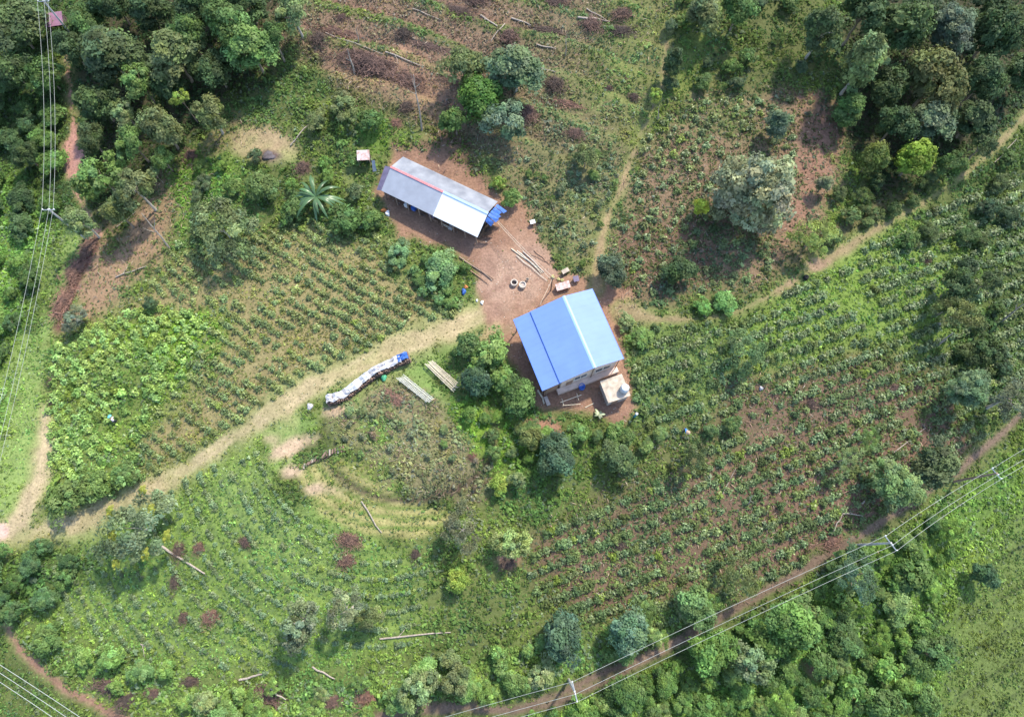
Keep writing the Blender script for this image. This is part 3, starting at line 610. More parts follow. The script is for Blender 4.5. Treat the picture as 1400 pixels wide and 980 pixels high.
T(958, 284, 20, 5, 'tall', (.30, .34, .045), 'bright lime yellow shrub left of the big silver tree', 'shrub', 'shrub')
T(1127, 252, 22, 4, 'tall', SV, 'slim silver sapling right of the big silver tree')
T(1114, 322, 62, 5, 'feather', (.165, .215, .062), 'pale lime feathery tree beside the path right of the big silver tree')
T(836, 370, 42, 4, 'dense', (.055, .080, .045), 'dark grey round tree by the top corner of the blue roof')
T(928, 370, 42, 4, 'dense', DK, 'dark bush tree in the red field below the big silver tree')
T(1310, 428, 62, 8, 'feather', OL, 'olive feathery tree on a bare leaning trunk at the right', trunk='pale')
T(1322, 532, 64, 9, 'big', (.080, .125, .062), 'rounded pale green tree above the dirt road at the far right')
T(1386, 545, 62, 9, 'feather', (.085, .105, .062), 'hazy grey tree cut by the right edge above the dirt road', trunk='pale')
T(1222, 662, 74, 9, 'big', (.110, .165, .062), 'large light leaved tree touching the dirt road at the right')
T(1278, 634, 66, 8, 'dense', (.058, .080, .036), 'dark olive tree over the dirt road beside the large light leaved tree')
T(1160, 626, 36, 4.5, 'feather', PL, 'pale feathery shrub up the slope left of the large light leaved tree', 'shrub', 'shrub')
T(1190, 600, 30, 4, 'feather', LT, 'feathery green shrub above the large light leaved tree', 'shrub', 'shrub')
T(1307, 392, 48, 6, 'dense', DK, 'dark tree above the olive feathery tree at the right')
T(1352, 385, 36, 5, 'loose', BL, 'dark bluish tree near the right edge above the olive feathery tree')
T(1350, 480, 44, 4, 'loose', DK, 'low dark tree below the olive feathery tree at the right')
# around the blue house and down the slope
T(761, 622, 54, 5, 'dense', (.050, .088, .046), 'round dark blue green tree below the blue roofed house')
T(846, 626, 50, 4, 'loose', (.070, .105, .042), 'olive green tree right of the round dark blue green one')
T(950, 622, 42, 4.5, 'feather', BL, 'bluish feathery tree on the slope right of the house')
T(650, 520, 46, 4.5, 'dense', (.042, .078, .040), 'dark grey green tree at the end of the bamboo rack')
T(668, 482, 56, 4, 'shrub', (.120, .190, .055), 'pale green leafy vine clump left of the blue roof', 'shrub', 'shrub')
T(640, 470, 36, 3.5, 'shrub', (.075, .125, .045), 'darker shrub at the left of the pale vine clump', 'shrub', 'shrub')
T(710, 540, 54, 4, 'dense', MD, 'leafy green tree at the lower left corner of the blue roof')
T(690, 520, 40, 3.6, 'shrub', LT, 'light green shrub between the dark grey green tree and the blue roof', 'shrub', 'shrub')
T(842, 590, 28, 2, 'shrub', LT, 'bright shrub just below the concrete water tank hut', 'shrub', 'shrub')
T(725, 600, 32, 3, 'shrub', OL, 'olive shrub left of the round dark blue green tree', 'shrub', 'shrub')
T(790, 592, 32, 2, 'shrub', LT, 'light shrub below the small palm like plant', 'shrub', 'shrub')
T(876, 462, 34, 1.8, 'shrub', LT, 'pale leafy shrub along the right side of the blue roof', 'shrub', 'shrub')
T(855, 440, 26, 1.6, 'shrub', PL, 'pale shrub at the upper right side of the blue roof', 'shrub', 'shrub')
T(990, 412, 34, 1.8, 'shrub', (.105, .205, .062), 'bright green leafy patch of shrub above the bend of the path', 'shrub', 'shrub')
T(960, 418, 26, 1.5, 'shrub', (.095, .185, .045), 'green leafy shrub left of the bright patch above the bend of the path', 'shrub', 'shrub')
T(1018, 480, 60, 4, 'feather', (.085, .140, .062), 'soft pale tree between the tea rows right of the house')
T(708, 656, 24, 2.8, 'shrub', PL, 'pale leaved shrub below the olive shrub, right of the round dry field', 'shrub', 'shrub')
T(682, 660, 26, 2, 'shrub', YL, 'lime shrub at the right edge of the round dry field', 'shrub', 'shrub')
T(676, 618, 22, 2.2, 'loose', LT, 'small fresh green tree at the right of the round dry field')
T(632, 722, 66, 5, 'feather', (.105, .118, .070), 'thin grey tree below the round dry field', trunk='pale')
T(702, 744, 46, 4.5, 'loose', (.165, .215, .075), 'pale yellow green tree below the round dry field')
T(626, 795, 36, 3, 'shrub', YL, 'lime shrub low on the slope below the thin grey tree', 'shrub', 'shrub')
T(604, 368, 52, 3, 'loose', (.120, .200, .080), 'pale broad leaved bush at the lower left edge of the yard', 'shrub', 'shrub')
T(545, 348, 34, 2.5, 'loose', (.110, .185, .080), 'pale leafy shrub below the left end of the long roof', 'shrub', 'shrub')
T(306, 314, 104, 6, 'feather', (.105, .142, .062), 'broad hazy feathery tree on the slope left of the banana plant', trunk='pale')
T(355, 255, 50, 3, 'shrub', (.075, .115, .038), 'dark green shrub between the burnt circle and the hazy tree', 'shrub', 'shrub')
T(470, 300, 50, 3, 'shrub', MD, 'green shrub just below the banana plant', 'shrub', 'shrub')
T(505, 300, 34, 2.4, 'shrub', (.07, .12, .035), 'dark shrub at the left end of the long house yard', 'shrub', 'shrub')
T(400, 285, 40, 2.5, 'shrub', MD, 'mid green shrub left of the banana plant', 'shrub', 'shrub')
T(103, 434, 34, 3, 'loose', (.105, .130, .082), 'grey green shrub at the lower end of the red brush line', 'shrub', 'shrub')
T(205, 415, 22, 1.8, 'shrub', (.05, .08, .035), 'dark shrub in the dry field near the long fallen branch', 'shrub', 'shrub')
# lower left
ac = T(185, 722, 112, 8, 'feather', (.105, .145, .080), 'big blue green feathery tree with yellow tips over the grassy track', trunk='pale')
T(92, 682, 58, 3.5, 'shrub', (.090, .140, .042), 'rounded hedge shrub in the corner between lane and track', 'shrub', 'shrub')
T(130, 664, 44, 3, 'shrub', (.100, .155, .045), 'light green shrub right of the rounded hedge shrub by the lane', 'shrub', 'shrub')
T(172, 648, 38, 2.6, 'shrub', (.095, .150, .045), 'leafy shrub on the upper edge of the grassy track', 'shrub', 'shrub')
T(412, 850, 62, 7, 'loose', (.110, .142, .078), 'grey green tree alone in the bright meadow', trunk='pale')
T(472, 832, 56, 6, 'feather', (.135, .165, .090), 'pale feathery tree right of the grey green meadow tree', trunk='pale')
T(505, 845, 40, 4, 'loose', GR, 'small grey tree at the right of the pale feathery meadow tree')
T(770, 872, 62, 6, 'dense', (.048, .085, .050), 'dark blue green tree above the dirt road near the near wire pole')
T(862, 864, 58, 6, 'dense', (.085, .145, .078), 'blue green tree with a pale edge above the dirt road')
T(893, 868, 26, 4, 'loose', (.17, .24, .08), 'pale green tree on the right side of the blue green one by the road')
T(568, 944, 54, 5, 'loose', (.135, .185, .080), 'pale green tree at the bottom where the dirt road fades')
T(624, 930, 44, 5, 'loose', GR, 'greyish tree above the dirt road right of the pale green one')
T(1012, 788, 56, 5, 'feather', GR, 'hazy grey tree at the foot of the tea rows above the road')
T(952, 832, 50, 5, 'dense', (.088, .150, .050), 'fresh green tree above the road right of the blue green one')
T(1172, 786, 66, 7, 'feather', (.070, .120, .068), 'bluish feathery tree just below the dirt road at the right')
T(1082, 852, 66, 8, 'dense', (.085, .155, .040), 'round fresh green tree below the overhead wires')
T(1028, 908, 56, 7, 'loose', (.105, .150, .070), 'pale tipped tree below the overhead wires at the bottom')
T(975, 890, 58, 6, 'dense', (.090, .165, .038), 'bright green tree beside the lower wire at the bottom')
T(1345, 786, 36, 4, 'dense', (.045, .085, .035), 'dark shrub alone in the green field at the lower right', 'shrub', 'shrub')
T(1300, 420, 30, 5, 'loose', DK, 'small dark tree touching the left of the olive feathery tree')
for a, r in ((.4, .8), (1.3, .55), (2.2, .9), (3.1, .75), (3.9, .9), (5.0, .6), (5.6, .95)):
    c = ac.children[0]; y = link('yellow_leaves', CR['loose'][1], ac, (math.cos(a)*r*c.scale.x, math.sin(a)*r*c.scale.x, c.location.z+.3)); y.scale = (.75, .75, .6); y.color = (.32, .36, .07, 1)
# groups of look-alike bushes
CLEAR = [(935, 584), (867, 562), (160, 575), (818, 562), (1040, 531), (637, 395), (424, 555)]
def bushes(poly, n, dmin, dmax, cols, label, group, seed, hmax=3.6):
    g = random.Random(seed); xs = [p[0] for p in poly]; ys = [p[1] for p in poly]; pts = []; k = 0
    def ins(x, y):
        c = False
        for (ax, ay), (bx, by) in zip(poly, poly[1:]+poly[:1]):
            if (ay > y) != (by > y) and x < (bx-ax)*(y-ay)/(by-ay)+ax: c = not c
        return c
    while len(pts) < n and k < 4000:
        k += 1; x, y = g.uniform(min(xs), max(xs)), g.uniform(min(ys), max(ys)); d = g.uniform(dmin, dmax)
        if any(math.hypot(x-a, y-b) < 17+d/2 for a, b in CLEAR): continue
        if ins(x, y) and all(math.hypot(x-a, y-b) > .36*(d+e) for a, b, e in pts): pts.append((x, y, d))
    for x, y, d in pts:
        c = g.choice(cols); j = g.uniform(.85, 1.15)
        T(x, y, d, min(hmax, d*.055+.5), g.choice(['shrub', 'shrub', 'shrub', 'loose', 'feather', 'dense']), tuple(v*j for v in c), label, 'bush', 'bush', group=group)
bushes([(700, 985), (840, 945), (1000, 870), (1240, 725), (1330, 690), (1290, 780), (1270, 985)], 90, 15, 62, [(.085, .150, .036), (.105, .180, .040), (.072, .128, .034), (.110, .165, .050), (.066, .118, .036)], 'leafy green bush crowded in the gully thicket below the overhead wires', 'gully bushes below the wires', 3)  # leaf colours lowered to hold the cloud shade of the right side
bushes([(300, 985), (100, 925), (30, 850), (60, 840), (220, 905), (420, 940), (600, 900), (830, 860), (960, 800), (1000, 830), (820, 915), (640, 955), (520, 985)], 38, 20, 44, [(.120, .195, .052), (.135, .210, .058), (.100, .165, .050), (.140, .180, .075)], 'leafy bush in the hedge thicket along the bottom above the dirt road', 'hedge thicket bushes along the bottom', 4, 2.6)
bushes([(-20, 750), (55, 745), (110, 765), (50, 845), (-20, 830)], 10, 22, 40, [(.060, .110, .040), (.075, .135, .040)], 'dark leafy bush crowded at the left edge below the grassy track', 'left edge bushes below the track', 5, 2.6)
bushes([(-20, 110), (85, 110), (98, 280), (60, 320), (30, 420), (-20, 520)], 24, 18, 46, [(.050, .090, .026), (.065, .115, .03), (.085, .150, .036), (.045, .080, .03)], 'bushy green growth on the bank left of the overhead wires', 'bank bushes left of the wires', 6, 2.4)
bushes([(1400, 190), (1330, 250), (1220, 320), (1290, 360), (1300, 480), (1400, 520)], 14, 16, 34, [(.055, .080, .028), (.055, .095, .028), (.040, .068, .032)], 'dark green bush on the overgrown right flank beyond the path', 'dark bushes on the right flank', 7, 2.4)
bushes([(690, 590), (760, 660), (880, 640), (1000, 600), (1010, 560), (880, 600), (860, 560)], 14, 14, 28, [(.080, .125, .040), (.065, .105, .036), (.105, .155, .050)], 'scrubby green bush among the tea below the blue roofed house', 'scrub bushes below the house', 8, 2)
bushes([(640, 545), (700, 560), (790, 600), (740, 660), (700, 640), (640, 590)], 12, 16, 32, [(.085, .145, .035), (.110, .180, .035), (.080, .115, .04)], 'leafy bush on the bank below the left side of the house', 'bank bushes below the house', 9, 2)
bushes([(1150, 240), (1300, 240), (1290, 262), (1205, 300), (1120, 345), (1135, 290)], 14, 14, 30, [(.055, .085, .030), (.070, .100, .034)], 'dull green bush between the upper right wood and the path', 'bushes between wood and path', 10, 2.2)
bushes([(920, -5), (1100, -5), (1100, 90), (1010, 140), (910, 120)], 18, 14, 30, [(.065, .105, .030), (.080, .130, .034), (.055, .085, .04)], 'green bush on the slope between the thin path and the upper right wood', 'bushes at the top right of the path', 12, 2.2)
bushes([(230, 240), (340, 195), (500, 215), (530, 320), (420, 300), (260, 330)], 20, 14, 30, [(.075, .120, .034), (.095, .160, .036), (.070, .100, .045)], 'leafy green bush on the weedy slope around the banana plant', 'bushes around the banana plant', 13, 1.8)
bushes([(450, 560), (545, 530), (600, 570), (680, 650), (640, 675), (560, 660), (480, 620)], 22, 8, 15, [(.14, .155, .085), (.115, .155, .065), (.165, .135, .085), (.10, .16, .05)], 'low straggly plant in the round dry field', 'plants in the round dry field', 14, .9)
bushes([(575, 345), (640, 365), (645, 410), (600, 420), (560, 385)], 12, 14, 26, [(.105, .180, .065), (.090, .150, .045)], 'broad leaved green plant on the bank at the left of the yard', 'bank plants left of the yard', 15, 1.4)
bushes([(700, 215), (850, 180), (830, 300), (800, 370), (745, 330)], 14, 9, 18, [(.105, .135, .07), (.09, .14, .04), (.125, .15, .08)], 'small greyish bush on the weedy slope left of the thin brown path', 'small bushes left of the thin path', 16, 1.2)

# ------------------------------------------------------------------ tea bushes in rows along the contours
def tea_arrays(seed, n, ls, rg=None):
    g = np.random.default_rng(seed)
    d = g.normal(size=(n, 3)); d /= np.linalg.norm(d, axis=1, keepdims=True); d[:, 2] = np.abs(d[:, 2])
    lob = 1+.25*np.sin(3*np.arctan2(d[:, 1], d[:, 0])+seed)
    c = d*np.array([.50, .50, .50])*(g.uniform(.55, 1.1, (n, 1))+(g.random((n, 1)) < .2)*g.uniform(0, .45, (n, 1)))*lob[:, None]; c[:, 2] += .12
    nr = d*.7+np.array([0, 0, .75])+g.normal(size=(n, 3))*.4
    t = (g.lognormal(0, .24, (n, 1)))*np.array([[1, 1, 1]])*(.8+.35*d[:, 2:3])**0
    return leaves(c, nr, ls*g.lognormal(0, .25, n), .6, g), np.clip(t*np.array([1, 1, 1]), .4, 1.8)
TEA = [quads_mesh('tea_bush', *tea_arrays(60+s, 170, .105), M['tea']) for s in range(6)]
def inpoly(px, py, Pp):
    c = np.zeros(px.shape, bool)
    for (ax, ay), (bx, by) in zip(Pp, Pp[1:]+Pp[:1]):
        if ay != by: c ^= ((ay > py) != (by > py)) & (px < (bx-ax)*(py-ay)/(by-ay)+ax)
    return c
def rows_straight(dirv, sp, step, poly, keep, jit):
    dv = np.array(dirv)/np.hypot(*dirv); nv = np.array([-dv[1], dv[0]])
    a, b = np.meshgrid(np.arange(-140, 140, step), np.arange(-140, 140, sp)); a = a.ravel(); b = b.ravel()
    b = b+3.2*np.sin(a*.05+.5)
    return rows_finish(a*dv[0]+b*nv[0]+5, a*dv[1]+b*nv[1]+35, poly, keep, jit)
def rows_ring(dmin, dmax, sp, step, poly, keep, jit):
    X = []; Y = []
    for d in np.arange(dmin, dmax, sp):
        s = np.arange(0, RL, step); X += list(RA[0]+RD[0]*s+RN[0]*d); Y += list(RA[1]+RD[1]*s+RN[1]*d)
        th = np.arange(0, math.pi*.85, step/d); a0 = math.atan2(RN[1], RN[0])
        X += list(RA[0]+np.cos(a0-th)*d); Y += list(RA[1]+np.sin(a0-th)*d)
    return rows_finish(np.array(X), np.array(Y), poly, keep, jit)
def rows_finish(X, Y, poly, keep, jit):
    wx = .6*(fbm(X, Y, 16, 91)-.5)*2; X = X+RG.normal(0, jit, len(X))+wx; Y = Y+RG.normal(0, jit, len(Y))+wx
    px, py = PX(X, Y, hgt(X, Y)); k = inpoly(px, py, poly) & (RG.random(len(X)) < keep*np.clip((fbm(X, Y, 6, 47)-.22)*4, .25, 1))
    k &= np.all([np.hypot(px-a, py-b) > 11 for a, b in CLEAR], axis=0) & (px > -15) & (px < 1415) & (py > -15) & (py < 995)
    i = np.clip(np.searchsorted(GYA, Y), 0, NY-1), np.clip(np.searchsorted(GX, X), 0, NX-1)
    k &= (DWAY[i] > 3)
    return X[k], Y[k]
DWAY = np.minimum.reduce([D_TRACK, D_LANE, D_RIGHT, D_FOOT, D_ROAD, D_YARD, D_TRAIL])
GYA = axis(-34, 112, .5)
fields = [
 (rows_straight((.80, -.60), 1.65, .95, [(235, 335), (420, 300), (545, 325), (640, 430), (560, 470), (480, 495), (330, 590), (200, 680), (190, 610), (260, 500), (300, 430), (200, 400)], .88, .10), (.75, 1.2), (.095, .128, .042), 'grey green tea bush in the dry brown field above the grassy track'),
 (rows_straight((.80, -.60), 1.35, 1.1, [(80, 470), (190, 420), (300, 430), (260, 500), (190, 610), (200, 680), (120, 690), (65, 690), (66, 540)], .9, .2), (.9, 1.35), (.140, .215, .055), 'leafy yellow green bush in the overgrown field between lane and track'),
 (rows_ring(1.2, 90, 2.05, .80, [(860, 430), (1010, 440), (1120, 375), (1240, 310), (1420, 200), (1420, 560), (1360, 580), (1190, 745), (1010, 830), (880, 865), (740, 830), (690, 740), (900, 660), (1000, 590), (900, 600), (860, 560)], .88, .10), (.85, 1.35), (.070, .102, .038), 'dark green tea bush in the contour rows on the slope right of the house'),
 (rows_ring(14, 62, 2.1, .50, [(75, 770), (180, 710), (270, 645), (360, 610), (410, 700), (480, 745), (590, 775), (560, 880), (380, 925), (200, 895), (70, 850)], .85, .08), (.45, .85), (.085, .125, .055), 'small grey green tea plant in the curved rows of the bright meadow'),
 (rows_straight((.50, .87), 1.9, 1.5, [(860, 190), (950, 140), (1080, 130), (1090, 230), (1060, 370), (1000, 405), (850, 410), (830, 370), (840, 290)], .62, .25), (.8, 1.35), (.080, .112, .042), 'dark tea bush scattered over the red field right of the thin path'),
 (rows_straight((.90, -.42), 2.1, 1.3, [(720, 210), (850, 180), (830, 300), (800, 370), (750, 330), (690, 240)], .5, .3), (.6, .95), (.10, .135, .07), 'small grey green plant on the weedy slope above the yard'),
]
allx = []; 
for fi, ((X, Y), (s0, s1), col, lb) in enumerate(fields):
    for a, b in zip(X, Y):
        z = float(hgt(a, b)); s = rnd.uniform(s0, s1); allx.append((s/max(20, depth((a, b, z))), a, b, z, s, fi))
allx.sort(reverse=True)
tv = []; tt = []; TA = [tea_arrays(200+k, 90, .135) for k in range(24)]
for k, (pr, a, b, z, s, fi) in enumerate(allx):
    col = fields[fi][2]; j = rnd.lognormvariate(0, .2); w_ = rnd.uniform(-.1, .16)
    j *= 1.55; rgb = np.array([col[0]*j*(1+w_), col[1]*j, col[2]*j*(1-w_)]); lb = fields[fi][3]
    if rnd.random() < .05: rgb = np.array([.17, .23, .04])
    if k < 300:
        o = link('tea_bush', TEA[k % 6], None, (a, b, z)); o.rotation_euler = (0, 0, rnd.uniform(0, 6.28)); o.scale = (s, s, s*rnd.uniform(.8, 1.15)); o.color = (*rgb, 1)
        tag(o, lb, 'tea bush', lb.split(' in the ')[-1].split(' over the ')[-1].split(' on the ')[-1]+' tea bushes')
    else:
        v, t = TA[k % 24]
        th = rnd.uniform(0, 6.28); R2 = np.array([[math.cos(th), -math.sin(th), 0], [math.sin(th), math.cos(th), 0], [0, 0, 1]])
        tv.append((v @ R2.T)*s+np.array([a, b, z])); tt.append(t*rgb)
print('tea', len(allx))
tag(link('tea_plants', quads_mesh('tea_plants', np.concatenate(tv), np.concatenate(tt), leaf_mat('small_tea_leaves', False, .2, .45, .4))), 'smaller tea bushes filling the rows of all the fields', 'tea bushes', kind='stuff')
# ------------------------------------------------------------------ the blue roofed house
def frame(ptsA, ptsB, name, label, cat):
    """a thing whose local y runs from ptsB (south end of the ridge) to ptsA (north end)"""
    a, b = Vector(ptsA), Vector(ptsB); mid = (a+b)/2; d = a-b
    rz = math.atan2(d.y, d.x)-math.pi/2
    o = tag(empty(name, (mid.x, mid.y, float(hgt(mid.x, mid.y))), rz), label, cat)
    inv = Matrix.Translation(o.location) @ Matrix.Rotation(rz, 4, 'Z'); inv.invert()
    return o, math.hypot(d.x, d.y), (lambda px, py, z: inv @ WV(px, py, z))
ho, HL, loc = frame(W(770.5, 404.8, 6.1), W(812.9, 502.9, 6.1), 'farm_house', 'farmhouse with a stepped bright blue metal roof and cream walls', 'house')
mean = lambda a, b: (a.x+b.x)/2
xr = mean(loc(811, 399.6, 5.0), loc(855.8, 496.4, 5.0)); xs = mean(loc(726.7, 424.5, 4.9), loc(766.4, 523.3, 4.9)); xl = mean(loc(702.5, 434, 4.1), loc(740, 533.4, 4.1))
y0, y1 = -HL/2, HL/2
print('house', HL, xl, xs, xr)
def roof_sheet(name, xa, za, xb, zb, ya, yb, m, parent, th=.06, seams=0):
    b = MB(); b.slab([(xa, ya, za), (xb, ya, zb), (xb, yb, zb), (xa, yb, za)], th)
    for k in range(seams):
        y = ya+(yb-ya)*(k+.5)/seams; b.slab([(xa, y-.022, za+.009), (xb, y-.022, zb+.009), (xb, y+.022, zb+.009), (xa, y+.022, za+.009)], .0085)
    return b.build(name, m, parent)
ra = roof_sheet('roof', xr, 5.0, .04, 6.1, y0, y1, 'blueroof', ho, seams=13)
rb = roof_sheet('roof', -.04, 6.1, xs-.1, 4.82, y0, y1, 'blueroof', ho, seams=13)
rc = roof_sheet('roof', xs+.1, 4.68, xl, 4.05, y0-.02, y1+.02, 'blueroof', ho, seams=13)
rb['label'] = 'upper left roof slope'; ra['label'] = 'paler right roof slope'; rc['label'] = 'lower lean to roof slope'
b = MB(); b.slab([(-.22, y0-.03, 6.07), (0, y0-.03, 6.16), (0, y1+.03, 6.16), (-.22, y1+.03, 6.07)], .03); b.slab([(.26, y0-.03, 6.05), (.26, y1+.03, 6.05), (.003, y1+.03, 6.16), (.003, y0-.03, 6.16)], .03)
b.build('ridge_cap', 'blueridge', ra)
b = MB(); b.box((xs-.11, 0, 4.745), (.05, HL-.02, .15)); b.box((xr+.03, 0, 4.93), (.05, HL, .16)); b.box((xl-.03, 0, 3.98), (.05, HL, .15))
b.build('fascia', 'bluedark', ho)
wx0, wx1, wy0, wy1 = xs+.35, xr-.6, y0+.30, y1-.5
b = MB()
zz = lambda x: (6.1-(6.1-5.0)*x/xr if x > 0 else 6.1-(6.1-4.82)*x/xs)-.10
for y, t in ((wy0, .16), (wy1, -.16)):
    vs = [(wx0, y, -.3), (wx1, y, -.3), (wx1, y, zz(wx1)), (0, y, zz(0)), (wx0, y, zz(wx0))]
    b.add(vs+[(p[0], p[1]+t, p[2]) for p in vs], [(0, 1, 2, 3, 4), (9, 8, 7, 6, 5)]+[(i, i+5, (i+1) % 5+5, (i+1) % 5) for i in range(5)])
for x, t in ((wx0+.08, .16), (wx1-.08, .16)): b.box((x, (wy0+wy1)/2, (zz(x)-.3)/2-.02), (t, wy1-wy0-.34, zz(x)+.26))
b.build('wall', 'plaster', ho)
b = MB(); b.box(((wx0+wx1)/2-.1, wy0-.40, .12), (wx1-wx0+1.0, .76, 1.05)); b.box((xl/2+xs/2+.35, .2, .02), (abs(xl-xs)-.5, HL-1.6, .30)); b.build('plinth', 'plaster', ho)
b = MB(); b.box((xl+.55, wy0-.1, 1.0), (.14, .14, 2.2)); b.box(((xl+xs)/2+.2, wy0+.02, 1.75), (abs(xl-xs)-.6, .09, 3.3)); b.build('lean_to_wall', 'plank', ho)
for k in range(5):
    y = y0+.5+(HL-1)*k/4; MB().box((xl+.30, y, 1.88), (.12, .12, 4.1)).build('post', 'post', ho)
for i, (xw, ww) in enumerate(((-1.55, 1.9), (1.75, 2.3))):
    f = MB(); z = 2.75; h = 1.5
    for dx in (-ww/2, 0, ww/2): f.box((xw+dx, wy0-.045, z), (.09, .085, h))
    for dz in (-h/2, h/2): f.box((xw, wy0-.05, z+dz), (ww+.12, .10, .10))
    fo = f.build('window', 'frame', ho); MB().box((xw, wy0-.012, z), (ww-.1, .02, h-.1)).build('pane', 'glass', fo)
    if i: 
        g = MB(); [g.box((xw+dx, wy0-.07, z), (.035, .03, h-.08)) for dx in (-.85, -.55, -.28, .28, .55, .85)]; g.build('bar', 'darkplank', fo)
d_ = MB().box((-3.1, wy0-.03, 1.35), (.95, .06, 2.0)).build('door', 'plank', ho); MB().tube((-2.78, wy0-.12, 1.3), (-2.78, wy0-.06, 1.3), .03).build('handle', 'steel', d_)
for x in (xl+.75, .15, xr-.5): MB().box((x, y0+.16, 2.1 if x < 0 else 2.6), (.10, .10, 4.0 if x < 0 else 5.0)).build('post', 'post', ho)
b = MB(); b.box((xl+.55, y0-.75, .25), (.5, 1.3, .45)); b.build('step', 'concrete', ho)
# ------------------------------------------------------------------ tank hut
p_ = lambda *a: W(*a)
th, TL, loct = frame(W(836.2, 518.6, 2.4), W(845.7, 543.5, 2.4), 'water_tank_hut', 'small pale concrete hut carrying a white water tank beside the blue roofed house', 'hut')
b = MB(); b.box((0, 0, 1.05), (2.9, 2.9, 2.6)); b.build('wall', 'concrete', th)
b = MB(); b.box((0, 0, 2.41), (3.25, 3.25, .12)); bevel(b.build('roof_slab', 'cream', th), .03)
MB().box((-.4, -1.47, .75), (.85, .06, 1.8)).build('door', 'plank', th)
tk = tag(empty('water_tank', th.matrix_basis @ Vector((1.05, -.55, 2.47)), th.rotation_euler.z), 'white lidded water tank standing on the concrete hut roof', 'water tank')
MB().lathe([(0, 0), (.58, 0), (.60, .06), (.60, .28), (.62, .31), (.60, .34), (.60, .62), (.62, .65), (.60, .68), (.60, .95), (.50, 1.08), (.30, 1.16), (0, 1.17)], n=24).build('tank_body', 'greyplastic', tk, smooth=True)
MB().lathe([(0, 1.30), (.30, 1.30), (.47, 1.22), (.50, 1.13), (.46, 1.10)], n=24).build('lid', 'whiteplastic', tk, smooth=True)
MB().path([(.5, .1, .15), (.8, .1, .15), (.85, .1, -.6), (.85, .1, -2.3)], .035, 6).build('pipe', 'whiteplastic', tk)
# blue drum, drying frame, small palm, standpipe
dr = tag(empty('water_drum', W(795, 530)), 'round blue plastic drum by the south wall of the blue roofed house', 'drum')
MB().lathe([(0, 0), (.40, 0), (.44, .1), (.46, .3), (.43, .45), (.46, .6), (.43, .85), (.41, .9), (.38, .88), (.37, .70), (0, .68)], n=22).build('drum_body', 'bluedrum', dr, smooth=True)
MB().lathe([(.40, .88), (.43, .88), (.43, .93), (.40, .93), (.40, .88)], n=22).build('rim', 'bluedark', dr)
df = tag(empty('drying_frame', W(779, 548), .35), 'thin pole drying frame on the red earth below the house', 'drying frame')
for x in (-1.1, 1.1):
    MB().tube((x, 0, -.1), (x, 0, 1.3), .045).build('post', 'bamboo', df); MB().tube((x-.05, -.5, .9), (x+.05, .55, .9), .035).build('cross_pole', 'bamboo', df)
MB().tube((-1.5, 0, 1.28), (1.6, 0, 1.30), .045).build('rail', 'bamboo', df); MB().tube((-1.3, -.45, .95), (1.2, -.95, .2), .04).build('rail', 'bamboo', df)
tag(MB().path([W(800, 557, .08), W(806, 554, .1), W(812, 551, .1)], [.06, .06, .05]).build('pole', 'bamboo'), 'pale pole lying on the red earth beside the small palm like plant', 'pole')
tag(MB().path([W(735, 533, .12), W(742, 544, .12), W(744, 552, .12)], [.13, .13, .12]).build('log', 'bamboo'), 'short pale log by the lower left corner of the blue roof', 'log')
def fronds(name, p, n, L, wd, m, label, cat, tilt=(.3, .9), stem=.8, rgb=(1, 1, 1), trunk='bark', seed=1, up=.9):
    g = random.Random(seed); o = tag(empty(name, p), label, cat)
    MB().path([(0, 0, -.05), (.03, 0, stem*.5), (0, .02, stem)], [.13, .11, .07], 7).build('stem', trunk, o)
    for k in range(n):
        a = 2.4*k+g.uniform(-.25, .25); l = L*g.uniform(.7, 1.1); rise = g.uniform(*tilt); vs = []; fs = []; N = 7
        for i in range(N+1):
            t = i/N; r = l*t*(1-.12*t); z = stem+l*(rise*t-(.55+.5*rise)*t*t)*up; hw = wd*(.12+math.sin(math.pi*min(1, t*.96+.04))**.6)*(.5 if t > .97 else 1)
            c, s = math.cos(a), math.sin(a); dz = -hw*.25
            vs += [(r*c-hw*s, r*s+hw*c, z+dz), (r*c, r*s, z+.02), (r*c+hw*s, r*s-hw*c, z+dz)]
            if i: fs += [((i-1)*3, i*3, i*3+1, (i-1)*3+1), ((i-1)*3+1, i*3+1, i*3+2, (i-1)*3+2)]
        me = MB().add(vs, fs).mesh('frond', m); at = me.attributes.new('tint', 'FLOAT_COLOR', 'FACE'); j = g.uniform(.6, 1.35)
        at.data.foreach_set('color', np.tile([j, j*g.uniform(.92, 1.05), j, 1], len(me.polygons)).astype(np.float32)); me.polygons.foreach_set('use_smooth', [True]*len(me.polygons))
        f = link('frond', me, o); f.color = (*rgb, 1)
    return o
fronds('small_palm_plant', W(818, 568), 7, 1.05, .13, M['banana'], 'small palm like plant with drooping pale leaves below the tank hut', 'plant', (.5, .9), .7, (.42, .46, .27), 'palebark', 5)
fronds('banana_plant', W(437, 280), 26, 4.5, .20, M['banana'], 'tall banana plant with long arching green leaves left of the long roof', 'banana plant', (.3, 1.25), 2.3, (.090, .175, .070), 'bark', 8)
fronds('banana_plant', W(604, 372), 9, 1.7, .42, M['banana'], 'low broad leaved banana plant beside the lower left edge of the yard', 'banana plant', (.4, 1.0), .8, (.20, .36, .15), 'bark', 9)
fronds('leafy_plant', W(592, 366), 8, 1.3, .34, M['banana'], 'clump of broad pale leaves left of the low banana plant by the yard', 'plant', (.4, 1.0), .6, (.22, .36, .16), 'bark', 12)
fronds('leafy_plant', W(540, 345), 8, 1.2, .28, M['banana'], 'clump of broad leaves at the left end of the yard below the long roof', 'plant', (.4, 1.0), .6, (.20, .34, .15), 'bark', 14)
sp = tag(empty('standpipe', W(867, 570)), 'upright teal pipe with a pale cap below the water tank hut', 'standpipe')
